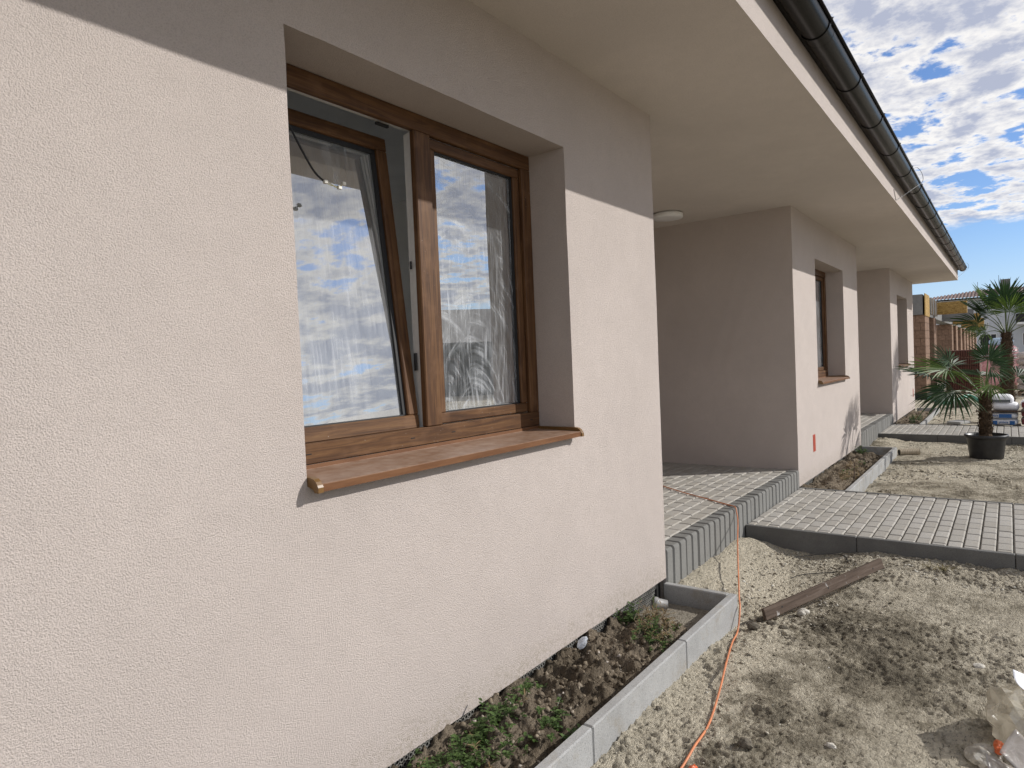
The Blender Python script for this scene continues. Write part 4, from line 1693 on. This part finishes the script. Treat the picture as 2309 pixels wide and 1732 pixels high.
# ------------------------------------------------------------------ palms
PALM = mat_leaf('palm_leaf', (0.024, 0.058, 0.021), (0.06, 0.115, 0.038), 0.55, 0.22)
PALMY = mat_leaf('palm_leaf_bright', (0.07, 0.13, 0.022), (0.15, 0.23, 0.045), 0.55, 0.3)
STALK = mat_flat('palm_stalk', (0.085, 0.12, 0.035), 0.5, var=0.25)
BARK = mat_flat('palm_fibre', (0.075, 0.052, 0.034), 0.95, var=0.45, scale=55, bump=0.01, spec=0.1)


def fan_leaf(root, base, hub, normal, rad, seed, mat, spread=118, nb=30, droop=0.25, arch=0.06, axis=None):
    rg = random.Random(seed)
    base, hub = Vector(base), Vector(hub)
    ax = Vector(axis).normalized() if axis is not None else (hub - base).normalized()
    n = Vector(normal)
    n = (n - ax * n.dot(ax)).normalized()
    s = ax.cross(n).normalized()
    mb = MB()
    for i in range(nb):
        u = (i + 0.5) / nb
        a = R(-spread + 2 * spread * u)
        d = ax * math.cos(a) + s * math.sin(a)
        d2 = -ax * math.sin(a) + s * math.cos(a)
        L = rad * (1.0 - 0.22 * abs(2 * u - 1) ** 2) * rg.uniform(0.88, 1.06)
        half = math.tan(R(spread) / nb) * 1.02
        dr = droop * rg.uniform(0.5, 1.5)
        bend = rg.gauss(0, 0.05)
        secs = []
        for t in (0.03, 0.25, 0.48, 0.66, 0.84, 1.0):
            w = half * L * t if t <= 0.48 else half * L * 0.48 * (1 - ((t - 0.48) / 0.52) ** 1.4) * 1.0 + 0.0008
            sag = -dr * L * max(0, t - 0.25) ** 2
            cup = 0.16 * L * t * (abs(2 * u - 1) ** 1.5)
            c = hub + d * L * t + n * (cup + 0.012 * (1 if i % 2 else 0)) + Vector((0, 0, sag)) + d2 * bend * L * t * t
            fold = n * (w * 0.55)
            secs.append((c + d2 * w + fold, c - fold * 0.3, c - d2 * w + fold))
        i0 = len(mb.v)
        for q_ in secs:
            mb.v += [tuple(p) for p in q_]
        for k in range(len(secs) - 1):
            for j in (0, 1):
                a_ = i0 + k * 3 + j
                mb.f.append((a_, a_ + 1, a_ + 4, a_ + 3))
                mb.m.append(0)
    mid = base.lerp(hub, 0.5) + Vector((0, 0, arch))
    mb.tube([base, base.lerp(mid, 0.5) + Vector((0, 0, arch * 0.3)), mid, mid.lerp(hub, 0.5) + Vector((0, 0, arch * 0.15)), hub, hub + ax * rad * 0.10], [0.011, 0.009, 0.008, 0.007, 0.006, 0.002], 6, 1)
    return mb.build('leaf', [mat, STALK], root)


def trunk_mesh(root, h, r0, r1, seed, lean=(0, 0)):
    rg = random.Random(seed)
    mb = MB()
    n, m_ = 14, 18
    for k in range(m_ + 1):
        t = k / m_
        r = r0 + (r1 - r0) * t + 0.012 * math.sin(k * 2.1)
        for j in range(n):
            a = 2 * math.pi * j / n
            rr = r * (1 + rg.uniform(-0.12, 0.12))
            mb.v.append((rr * math.cos(a) + lean[0] * t, rr * math.sin(a) + lean[1] * t, h * t))
    for k in range(m_):
        for j in range(n):
            a = k * n + j
            b = k * n + (j + 1) % n
            mb.f.append((a, b, b + n, a + n))
            mb.m.append(0)
    mb.f.append(tuple(m_ * n + j for j in range(n)))
    mb.m.append(0)
    mb.build('trunk', BARK, root)
    fb = MB()
    for _ in range(int(320 * h)):
        t = rg.uniform(0.05, 1.0)
        a = rg.uniform(0, 6.28)
        r = r0 + (r1 - r0) * t
        b = Vector((r * 0.9 * math.cos(a) + lean[0] * t, r * 0.9 * math.sin(a) + lean[1] * t, h * t))
        d = Vector((math.cos(a) * 0.55, math.sin(a) * 0.55, rg.uniform(0.5, 1.2)))
        leaf_quad(fb, b, d, Vector((-math.sin(a), math.cos(a), 0)).cross(d), rg.uniform(0.04, 0.10), rg.uniform(0.012, 0.035))
    fo = fb.build('fibres', BARK, root)
    tag(fo, kind='stuff')


# potted palm in front of the far path
PX, PY = 11.72, -1.585
PZ = gz(PX, PY)
pot = empty('plant_pot', (PX, PY, PZ))
tag(pot, 'big black plastic pot holding the near palm, standing on the clay', 'pot')
mb = MB()
mb.lathe([(0.0, 0.0), (0.195, 0.0), (0.205, 0.02), (0.235, 0.28), (0.240, 0.30), (0.262, 0.305), (0.268, 0.315), (0.268, 0.345), (0.262, 0.352), (0.245, 0.352), (0.238, 0.30), (0.230, 0.28)], 40)
mb.build('shell', BLACKP, pot, smooth=True)
mb = MB()
mb.lathe([(0.236, 0.295), (0.12, 0.305), (0.0, 0.31)], 24)
mb.build('potting_soil', SOIL, pot)

palm = empty('palm_tree', (PX, PY, PZ + 0.29))
tag(palm, 'short fan palm growing in the black pot', 'palm')
trunk_mesh(palm, 0.66, 0.078, 0.066, 3)
T = Vector((0, 0, 0.64))
RT = Vector((0.60, -0.80, 0))      # across the view
TW = Vector((-0.80, -0.60, 0))     # towards the yard entrance
UPV = Vector((0, 0, 1))
# stalk end (across, up, towards), fan axis (across, up, towards), fan face normal (across, up, towards), radius, material, droop
leaves1 = [
    ((-0.06, 0.50, 0.15), (0.05, 1.0, -0.1), (0.0, 0.35, 1.0), 0.33, PALM, 0.05),
    ((0.02, 0.40, 0.10), (0.9, -0.2, 0.2), (0.0, 0.5, 1.0), 0.34, PALM, 0.25),
    ((-0.60, 0.38, 0.10), (-1.0, 0.06, 0.1), (0.1, 1.0, 0.40), 0.56, PALMY, 0.15),
    ((-0.42, 0.50, -0.15), (-0.7, 0.7, -0.2), (0.5, 0.5, 0.8), 0.36, PALM, 0.1),
    ((-0.58, 0.08, 0.20), (-0.95, -0.30, 0.1), (-0.3, 0.85, 0.6), 0.54, PALM, 0.5),
    ((-0.36, 0.02, -0.35), (-0.9, -0.2, -0.3), (-0.2, 1.0, 0.3), 0.46, PALM, 0.4),
    ((-0.16, 0.16, 0.32), (-0.75, -0.4, 0.4), (0.0, 0.7, 0.8), 0.30, PALMY, 0.3),
    ((0.20, 0.50, -0.20), (0.6, 0.7, -0.2), (-0.4, 0.4, 0.9), 0.38, PALM, 0.1),
    ((0.44, 0.24, 0.05), (1.0, 0.10, 0.1), (0.0, 1.0, 0.55), 0.42, PALM, 0.4),
    ((0.40, 0.05, 0.25), (0.8, -0.4, 0.3), (0.2, 0.8, 0.7), 0.36, PALM, 0.5),
    ((-0.62, 0.30, -0.3), (-1.0, 0.3, -0.2), (0.2, 1.0, 0.3), 0.5, PALM, 0.2),
    ((-0.20, 0.40, -0.45), (-0.4, 0.5, -0.8), (0.0, 1.0, 0.6), 0.40, PALM, 0.15),
    ((0.25, 0.25, -0.45), (0.5, 0.3, -0.8), (0.0, 1.0, 0.4), 0.42, PALM, 0.25)]
for i, (h_, ax_, nr_, rd, mt, dp) in enumerate(leaves1):
    hub = T + RT * h_[0] + UPV * h_[1] + TW * h_[2]
    ax = (RT * ax_[0] + UPV * ax_[1] + TW * ax_[2]).normalized()
    nrm = RT * nr_[0] + UPV * nr_[1] + TW * nr_[2]
    d = (hub - T).normalized()
    fan_leaf(palm, T + d * 0.04 + Vector((0, 0, random.uniform(-0.10, 0.0))), hub, nrm, rd, 100 + i, mt, 108, 28, dp, axis=ax)

# taller palm behind
Q = Vector((17.0, -1.835, gz(17.0, -1.835)))
palm2 = empty('palm_tree', Q)
tag(palm2, 'taller fan palm with a bare shaggy trunk farther back', 'palm')
trunk_mesh(palm2, 1.85, 0.15, 0.085, 5)
T = Vector((0, 0, 1.82))
leaves2 = [(100, 34, 0.50, 0.62, PALM), (98, 12, 0.50, 0.62, PALM), (80, 58, 0.55, 0.60, PALMY), (170, 74, 0.55, 0.58, PALM), (-170, 42, 0.45, 0.5, PALMY),
           (-100, 34, 0.52, 0.6, PALM), (-85, 62, 0.55, 0.6, PALM), (-95, 4, 0.5, 0.6, PALM), (112, -12, 0.38, 0.46, PALMY),
           (0, 75, 0.5, 0.6, PALM), (-60, 45, 0.5, 0.6, PALM), (60, 40, 0.5, 0.6, PALM)]
for i, (az, el, sl_, rd, mt) in enumerate(leaves2):
    d = Vector((math.cos(R(az)) * math.cos(R(el)), math.sin(R(az)) * math.cos(R(el)), math.sin(R(el))))
    hub = T + Vector((0, 0, 0.12)) + d * sl_
    nrm = Vector((-math.cos(R(az)) * math.sin(R(el)), -math.sin(R(az)) * math.sin(R(el)), math.cos(R(el)))) + Vector((random.uniform(-0.5, 0.5), random.uniform(-0.5, 0.5), 0))
    fan_leaf(palm2, T + d * 0.05, hub, nrm, rd, 200 + i, mt, 105, 32, 0.3 if el < 25 else 0.12)

# ------------------------------------------------------------------ bags of building material
BAGW = mat_flat('white_paper_bag', (0.72, 0.72, 0.73), 0.6, var=0.08, scale=14, bump=0.008)
BAGP = mat_flat('pinkish_paper_bag', (0.62, 0.53, 0.50), 0.65, var=0.1, scale=14, bump=0.008)
BLUE = mat_flat('blue_print', (0.030, 0.13, 0.36), 0.6, var=0.08)
GREY = mat_flat('grey_print', (0.10, 0.11, 0.115), 0.6, var=0.08)
DKRED = mat_flat('maroon_print', (0.16, 0.03, 0.03), 0.6, var=0.08)


def bag_mesh(name, lx, ly, lz, mat, seed, puff=0.35):
    rg = random.Random(seed)
    bm = bmesh.new()
    bmesh.ops.create_cube(bm, size=2.0)
    bmesh.ops.subdivide_edges(bm, edges=list(bm.edges), cuts=7, use_grid_fill=True)
    for v in bm.verts:
        x, y, z = v.co
        e_ = 5.0
        k = (abs(x) ** e_ + abs(y) ** e_ + abs(z) ** 3.2) ** (-1 / e_) if (abs(x) + abs(y) + abs(z)) > 0 else 1
        k = min(1.0, k * 1.0)
        x, y, z = x * k, y * k, z * k
        cr = 1 - puff * max(abs(x) ** 4, abs(y) ** 4)
        w = 0.04 * math.sin(9 * x + seed) * math.cos(7 * y + seed)
        v.co = (x * lx / 2, y * ly / 2, (z * cr + w) * lz / 2)
    me_ = bpy.data.meshes.new(name)
    bm.to_mesh(me_)
    bm.free()
    me_.materials.append(mat)
    me_.polygons.foreach_set('use_smooth', [True] * len(me_.polygons))
    return me_


def text_mesh(name, txt, size, mat, extr=0.0015):
    cu = bpy.data.curves.new(name, 'FONT')
    cu.body = txt
    cu.size = size
    cu.extrude = extr
    cu.align_x = 'CENTER'
    cu.align_y = 'CENTER'
    to = bpy.data.objects.new(name, cu)
    COL.objects.link(to)
    dg = bpy.context.evaluated_depsgraph_get()
    me_ = bpy.data.meshes.new_from_object(to.evaluated_get(dg))
    bpy.data.objects.remove(to)
    bpy.data.curves.remove(cu)
    me_.materials.clear()
    me_.materials.append(mat)
    return me_


BZ = -0.03
pl_ = empty('pallet', (15.45, -1.95, gz(15.45, -1.95) - 0.02))
tag(pl_, 'low wooden pallet under the stacked bags beyond the far path', 'pallet')
for k in range(5):
    mb = MB()
    mb.box(-0.36, 0.36, -0.62 + k * 0.27, -0.50 + k * 0.27, -0.02, -0.035 - (gz(15.45, -1.95) - 0.02))
    mb.build('pallet_board', mat_flat('pallet_plank', (0.20, 0.15, 0.10), 0.85, var=0.3) if k == 0 else bpy.data.materials['pallet_plank'], pl_)
FLIP = Matrix(((0, 0, -1), (1, 0, 0), (0, -1, 0))).to_euler()    # print stands on its head, facing the path
KN = text_mesh('brand_print', 'knauf', 0.062, BLUE)
for lvl, lab in ((0, 'white bag with blue panels, lowest of the stack behind the palm pot'), (1, 'white bag with one wide blue panel, second from the bottom')):
    b = empty('building_bag', (15.42, -1.77, BZ + 0.0 + lvl * 0.125))
    tag(b, lab, 'bag')
    link('sack', bag_mesh('sack', 0.62, 0.44, 0.13, BAGW, 2 + lvl, 0.12), b, (0, 0, 0.066))
    if lvl == 0:
        for (y0, y1) in ((0.185, 0.095), (-0.09, -0.165)):
            mb = MB()
            mb.bevbox(-0.3125, -0.300, min(y0, y1), max(y0, y1), 0.028, 0.098, 0.002)
            mb.build('printed_panel', BLUE, b)
        link('brand_print', KN, b, (-0.3135, 0.002, 0.066), FLIP)
    else:
        mb = MB()
        mb.bevbox(-0.3125, -0.300, -0.12, 0.07, 0.028, 0.098, 0.002)
        mb.build('printed_panel', BLUE, b)
        link('brand_print', KN, b, (-0.3135, 0.140, 0.064), FLIP, (0.9, 0.9, 0.9))
b = empty('building_bag', (15.45, -1.80, BZ + 0.275))
tag(b, 'crumpled white foil bag lying on the plank', 'bag')
link('sack', bag_mesh('sack', 0.6, 0.42, 0.16, BAGW, 9, 0.25), b, (0, 0, 0.07))
b = empty('building_bag', (15.5, -1.74, BZ + 0.40))
tag(b, 'bulging white bag with grey lettering, on top of the stack', 'bag')
link('sack', bag_mesh('sack', 0.55, 0.38, 0.2, BAGW, 11, 0.45), b, (0, 0, 0.07))
mb = MB()
mb.bevbox(-0.283, -0.262, -0.135, 0.14, 0.0, 0.052, 0.002)
mb.build('printed_panel', GREY, b, rot=(0, R(6), 0))
link('brand_print', text_mesh('brand_print', 'QUARZSAND', 0.040, BAGW), b, (-0.2875, 0.0, 0.026), FLIP)
mb = MB()
mb.bevbox(15.08, 15.20, -3.1, -1.35, BZ + 0.262, BZ + 0.288, 0.004)
tag(mb.build('plank', BRD, None), 'long narrow wooden plank laid over the lower bags', 'plank')
for lvl, lab in ((0, 'pale pinkish bag at the bottom of the right-hand stack'), (1, 'pale pinkish bag second in the right-hand stack'), (2, 'pale bag with dark band on top of the right-hand stack')):
    b = empty('building_bag', (15.45, -2.26, BZ + lvl * 0.155))
    tag(b, lab, 'bag')
    link('sack', bag_mesh('sack', 0.6, 0.46, 0.16, BAGP if lvl < 2 else BAGW, 15 + lvl, 0.12), b, (0, 0, 0.08))
    mb = MB()
    mb.bevbox(-0.303, -0.285, 0.17, 0.222, 0.03, 0.13, 0.002)
    mb.build('printed_panel', DKRED, b)

# slab of concrete lying behind the far path
mb = MB()
mb.bevbox(-0.3, 0.3, -0.12, 0.12, 0, 0.05, 0.006)
o = mb.build('concrete_slab', KERB, None, loc=(16.15, -1.03, gz(16.15, -1.03) + 0.01), rot=(0.05, 0.03, -0.25))
tag(o, 'broken grey concrete slab lying on the rubble beyond the far path', 'slab')
# flexible drain hose stub
fl = empty('corrugated_pipe', (11.62, -0.62, gz(11.62, -0.62) + 0.035))
fl.rotation_euler = (0, R(90), R(-58))
tag(fl, 'short piece of beige corrugated pipe at the corner of the second bed', 'pipe')
mb = MB()
mb.lathe([(0.045 + 0.005 * (k % 2), -0.14 + k * 0.0125) for k in range(24)], 18)
mb.build('corrugated_wall', mat_flat('beige_pipe', (0.42, 0.35, 0.25), 0.7), fl)
mb = MB()
mb.lathe([(0.044, -0.138), (0.0, -0.138)], 18)
mb.build('bore', PIT, fl)

# green garden hose loops
mb = MB()
hp = [(23.4, 0.1, 0), (22.8, -0.05, 0), (21.9, -0.25, 0), (21.3, -0.48, 0), (21.6, -0.70, 0.03), (22.3, -0.85, 0.08), (22.4, -1.0, 0.08), (21.6, -1.2, 0), (20.9, -1.3, 0)]
mb.tube(bezier_pts([(x, y, gz(x, y) + 0.05 + z) for (x, y, z) in hp], 8), 0.030, 8)
mb.tube(bezier_pts([(x + 0.15, y - 0.02, gz(x, y) + 0.09 + z) for (x, y, z) in hp], 8), 0.028, 8)
tag(mb.build('garden_hose', mat_flat('green_hose', (0.06, 0.26, 0.17), 0.45, var=0.1), None, smooth=True), 'green garden hose lying in loops beyond the far path', 'hose')

# ------------------------------------------------------------------ stacks of material in the yard
TILE = mat_flat('red_roof_tile', (0.13, 0.05, 0.034), 0.75, var=0.25, scale=20)
WRAPP = mat_film('pink_wrap', (0.62, 0.33, 0.34), 0.97)
WRAPW = mat_film('pale_wrap', (0.52, 0.46, 0.42), 0.97)
TARP = mat_film('blue_white_tarp', (0.42, 0.55, 0.66), 0.98)
PALLET = mat_flat('pallet_wood', (0.22, 0.16, 0.10), 0.85, var=0.3, scale=9)


def pallet(root, sx, sy):
    for k in range(5):
        mb = MB()
        y = -sy / 2 + sy * (k + 0.5) / 5
        mb.box(-sx / 2, sx / 2, y - 0.05, y + 0.05, 0.10, 0.125)
        mb.build('pallet_board', PALLET, root)
    for k in range(3):
        mb = MB()
        y = -sy / 2 + 0.06 + (sy - 0.12) * k / 2
        mb.box(-sx / 2, sx / 2, y - 0.045, y + 0.045, 0.0, 0.0995)
        mb.build('pallet_block', PALLET, root)


r_ = empty('tile_stack', (27.0, -0.62, gz(27, -0.62)))
tag(r_, 'stack of red roof tiles on a pallet behind the palm leaves', 'tile stack')
pallet(r_, 1.0, 1.0)
for k in range(5):
    mb = MB()
    z = 0.13 + k * 0.27
    for j in range(20):
        y = -0.48 + j * 0.048
        mb.box(-0.48 + 0.01 * (j % 2), 0.48, y, y + 0.030, z, z + 0.255)
    o = mb.build('tile_layer', TILE, r_)
    tag(o, kind='stuff')
r_ = empty('wrapped_pallet', (29.5, -1.55, gz(29.5, -1.55)))
tag(r_, 'pallet wrapped in pink film under a blue-white tarpaulin', 'pallet')
pallet(r_, 1.2, 1.2)
link('wrapped_load', bag_mesh('wrapped_load', 1.25, 1.25, 1.55, WRAPP, 3, 0.1), r_, (0, 0, 0.80))
for k in range(4):
    mb = MB()
    mb.box(-0.634, -0.62, -0.6, 0.6, 1.08 + k * 0.11, 1.12 + k * 0.11)
    mb.build('strap', WHITE, r_)
link('tarpaulin', bag_mesh('tarpaulin', 1.0, 0.72, 0.30, TARP, 8, 0.5), r_, (0, -0.1, 1.68))
r_ = empty('wrapped_pallet', (26.0, -2.65, gz(26, -2.65)))
tag(r_, 'tall pallet in pale beige film at the right edge', 'pallet')
pallet(r_, 1.2, 1.2)
for k in range(6):
    link('wrapped_load', bag_mesh('wrapped_load', 1.25, 1.2, 0.225, WRAPW, 4 + k, 0.06), r_, (0, 0, 0.24 + k * 0.20))

# ------------------------------------------------------------------ unfinished brick building
ub = empty('unfinished_building', (23.6, 0.15, -0.15))
tag(ub, 'unfinished red hollow-block building with concrete ring beam and shuttering', 'building')
BRICK = mat_flat('hollow_brick', (0.24, 0.155, 0.108), 0.92, var=0.22, scale=12, bump=0.004, rnd=0.35, spec=0.2)
BRICKW = mat_flat('hollow_brick_far', (0.24, 0.155, 0.108), 0.92, var=0.35, scale=5, bump=0.01, spec=0.2)
MORT = mat_flat('brick_joint', (0.10, 0.06, 0.04), 0.95)


def mat_osb():
    m = NT('osb_board')
    v = m.coord((7, 7, 22))
    a = m.noise(v, 1.6, 4, 0.65, 1.2)
    c = m.ramp(a, [(0.3, (0.13, 0.075, 0.025)), (0.5, (0.36, 0.23, 0.075)), (0.7, (0.55, 0.38, 0.14))])
    m.bsdf(c, 0.8, spec=0.2)
    return m.mat


OSB = mat_osb()
RAWC = mat_concrete('raw_concrete', (0.20, 0.20, 0.195), False, 0.0)


def ulocal(x, y, z):
    return (x - 23.6, y - 0.15, z + 0.15)


def ubox(name, x0, x1, y0, y1, z0, z1, mat):
    mb = MB()
    a, b = ulocal(x0, y0, z0), ulocal(x1, y1, z1)
    mb.box(a[0], b[0], a[1], b[1], a[2], b[2])
    return mb.build(name, mat, ub)


segs = [(23.6, 24.9), (26.6, 27.4), (35.4, 36.3), (38.5, 39.6), (42.3, 43.5), (45.8, 47.0), (48.8, 50.5), (52.9, 54.5), (56.9, 59.2), (62.5, 63.5)]
bmesh_ = paver_mesh('brick', 0.244, 0.236, 0.06, BRICK, 0.006)
fmesh_ = paver_mesh('brick', 0.42, 0.236, 0.06, BRICK, 0.006)
for i, (a, b) in enumerate(segs):
    deep = 3.0 if i % 2 == 0 else 0.45
    ubox('pier' if i % 2 else 'wall', a + 0.062, b, 0.152 + 0.06, 0.15 + deep, -0.15, 2.49, BRICKW if i > 2 else MORT)
    if i <= 2:
        # blocks of the face turned to the camera, and of the sunlit front
        wid = 0.9 if i != 1 else 0.42
        for cz in range(11):
            z = -0.15 + 0.24 * cz + 0.12
            off = 0.125 if cz % 2 else 0.0
            y = 0.15 - off + 0.001
            while y < 0.15 + wid:
                lo = max(y, 0.15)
                hi = y + 0.25
                if hi - lo > 0.1:
                    w_ = hi - lo - 0.006
                    o = link('brick', bmesh_, ub, ulocal(a, (lo + hi) / 2, z), (R(90), 0, R(-90)), (w_ / 0.244, 1, 1))
                y += 0.25
            x = a + 0.004
            while x < b - 0.05:
                e_ = min(b, x + 0.43)
                link('brick', fmesh_, ub, ulocal((x + e_) / 2, 0.15, z), (R(90), 0, 0), ((e_ - x - 0.006) / 0.42, 1, 1))
                x = e_
    else:
        ubox('brick_facing', a, b, 0.152, 0.15 + 0.0595, -0.15, 2.49, BRICKW)
ubox('plinth', 23.585, 64, 0.135, 0.15, -0.15, 0.08, PIT)
ubox('plinth', 23.57, 23.585, 0.135, 3, -0.15, 0.08, PIT)
# ring beam and shuttering
ubox('ring_beam', 23.6, 64, 0.20, 0.6, 2.49, 3.10, RAWC)
ubox('ring_beam', 23.55, 23.85, 0.2, 3.2, 2.492, 3.11, RAWC)
ubox('shutter_board', 23.56, 24.9, 0.13, 0.155, 2.45, 3.13, OSB)
for k in range(6):
    ubox('stud', 25.0 + k * 0.42, 25.08 + k * 0.42, 0.09, 0.16, 2.55, 3.08, PALLET if k % 2 else KERB)
for (x, mt, z0, z1, ye) in ((27.45, OSB, 2.62, 3.04, -0.745), (31.0, RAWC, 2.48, 2.90, -0.81), (37.0, OSB, 2.50, 2.97, -0.82), (44.0, OSB, 2.48, 2.98, -0.82), (49.0, RAWC, 2.40, 2.75, -0.81)):
    ubox('cantilever_beam', x, x + 0.3, ye, 0.199, z0, z1, mt)

# ------------------------------------------------------------------ white house far behind
fh = empty('distant_house', (80, -2, -0.2))
tag(fh, 'two-storey white house with brown tiled roof in the distance', 'house')
FWALL = mat_flat('white_render', (0.52, 0.54, 0.57), 0.9, var=0.04, scale=2)
FROOF = mat_flat('brown_roof_tiles', (0.145, 0.085, 0.07), 0.7, var=0.2, scale=2)
FGLASS = mat_flat('dark_window_glass', (0.02, 0.025, 0.03), 0.08, var=0.1)
mb = MB()
mb.box(0, 10, -22, 6.1, 0, 6.45)
mb.build('wall', FWALL, fh)
# roof plane built from rounded tile columns
ey, rz_ = 6.7, 7.55
rf = MB()
pitch = 0.30
ns = int(30 / pitch)
for k in range(ns):
    y = ey - k * pitch
    y1_ = y - pitch
    f = min(1.0, 0.42 + k * 0.042)
    top0 = (0.2 + 4.0 * f, 6.45 + 0.95 * f)
    prof = [(0, 0), (0.25, 0.07), (0.5, 0.09), (0.72, 0.06), (0.8, 0.0), (1.0, -0.01)]
    for (u0, h0), (u1, h1) in zip(prof[:-1], prof[1:]):
        ya, yb = y - u0 * pitch, y - u1 * pitch
        sh = -1.6 * f
        rf.quad((-0.6, ya, 6.42 + h0), (-0.6, yb, 6.42 + h1), (top0[0], yb + sh * 0, top0[1] + h1), (top0[0], ya + sh * 0, top0[1] + h0))
ro = rf.build('roof', FROOF, fh)
tag(ro, kind='stuff')
mb = MB()
mb.box(-0.75, -0.6, -22, 6.8, 6.30, 6.42)
mb.build('roof_gutter', GUT, ro)
mb = MB()
mb.box(3.0, 3.6, -0.1, 0.72, 6.5, 8.25)
mb.build('chimney', RAWC, ro)
mb = MB()
mb.box(2.6, 2.8, 1.5, 1.62, 6.9, 7.85)
mb.build('vent_pipe', PIT, ro)
for (y, z) in ((2.58, 8.2), (0.83, 8.7)):
    mb = MB()
    mb.tube([(3, y, 7.0), (3, y, z)], 0.02, 5)
    mb.tube([(3, y - 0.2, 7.25), (3, y, 7.4), (3, y + 0.2, 7.25)], 0.015, 5)
    mb.build('mast', STEEL, ro)
for (y0, y1, z0, z1, split) in ((2.44, 1.04, 1.60, 2.78, 0.35), (-0.92, -2.4, 1.5, 2.72, 0.5), (1.83, 1.66, 3.25, 3.95, 0), (-6, -7.5, 1.6, 2.8, 0.5)):
    w = empty('window_dummy') if False else None
    mb = MB()
    mb.box(-0.06, 0.02, y1, y0, z0, z1)
    wo_ = mb.build('window', WHITE, fh)
    parts = [(y0 - 0.06, y1 + 0.06)] if not split else [(y0 - 0.07, y1 + (y0 - y1) * split + 0.03), (y1 + (y0 - y1) * split - 0.03, y1 + 0.07)]
    for (a, b) in parts:
        mb = MB()
        mb.box(-0.075, -0.055, b, a, z0 + 0.06, z1 - 0.06)
        mb.build('pane', FGLASS, wo_)
mb = MB()
mb.box(-2.6, 0, -9, -0.45, 3.7, 4.5)
cn = mb.build('canopy', PIT, fh)
mb = MB()
mb.box(-2.7, 0, -9.1, -0.5, 3.5, 3.695)
mb.build('canopy_edge', WHITE, cn)

# ------------------------------------------------------------------ across the plot (mirrored in the window panes)
nb_ = empty('bungalow', (31.0, -25.0, -0.2), R(40))
tag(nb_, 'low bungalow across the plot, mirrored in the right-hand window pane', 'house')
mb = MB()
mb.box(-11, 11, -4.5, 4.5, 0, 3.1)
mb.build('wall', mat_flat('grey_render', (0.05, 0.052, 0.048), 0.9, var=0.06, scale=1), nb_)
mb = MB()
mb.add([(-11.6, -5.1, 3.05), (11.6, -5.1, 3.05), (11.6, 5.1, 3.05), (-11.6, 5.1, 3.05), (-8, 0, 5.3), (8, 0, 5.3)], [(0, 1, 5, 4), (2, 3, 4, 5), (1, 2, 5), (3, 0, 4), (3, 2, 1, 0)])
mb.build('roof', ROOF, nb_)
for (x0, x1) in ((-5.6, -4.2), (-2.2, -0.8), (1.0, 2.4), (4.3, 5.7)):
    for sy in (-1, 1):
        mb = MB()
        mb.box(x0, x1, sy * 4.5 - 0.04, sy * 4.5 + 0.04, 0.9, 2.2)
        w_ = mb.build('window', DOOR, nb_)
        mb = MB()
        mb.box(x0 + 0.08, x1 - 0.08, sy * 4.5 - 0.05, sy * 4.5 + 0.05, 0.98, 2.12)
        mb.build('pane', FGLASS, w_)
CONIF = mat_leaf('conifer_needles', (0.02, 0.05, 0.02), (0.045, 0.085, 0.035), 0.6, 0.1)


def conifer_meshes(seed):
    rg = random.Random(seed)
    tr, cr = MB(), MB()
    tr.tube([(0, 0, 0), (0, 0, 0.5), (0, 0, 0.98)], [0.022, 0.016, 0.004], 7)
    for _ in range(900):
        t = rg.random() ** 1.3 * 0.9 + 0.08
        r = 0.24 * (1 - t) * rg.uniform(0.2, 1.05) + 0.01
        a = rg.uniform(0, 6.283)
        d = Vector((math.cos(a), math.sin(a), rg.uniform(-0.5, 0.1)))
        leaf_quad(cr, Vector((math.cos(a) * r, math.sin(a) * r, t)), d, Vector((0, 0, 1)), 0.07 * (1.2 - t), 0.035)
    return tr.mesh('trunk', BARK), cr.mesh('crown', CONIF)


cm = [conifer_meshes(3), conifer_meshes(4)]
for i, (x, y, h) in enumerate([(10, -46, 6.5), (14, -49, 5.2), (17, -45, 7.0), (22, -50, 6.0), (27, -52, 7.5), (33, -50, 6.2), (5, -50, 6.8), (40, -47, 6.4)]):
    t_ = empty('conifer', (x, y, -0.2), i * 1.3)
    t_.scale = (h, h, h)
    tag(t_, 'dark conifer across the plot, mirrored at the foot of the tilted pane', 'tree', 'conifers across the plot')
    a, b = cm[i % 2]
    link('trunk', a, t_)
    link('crown', b, t_)
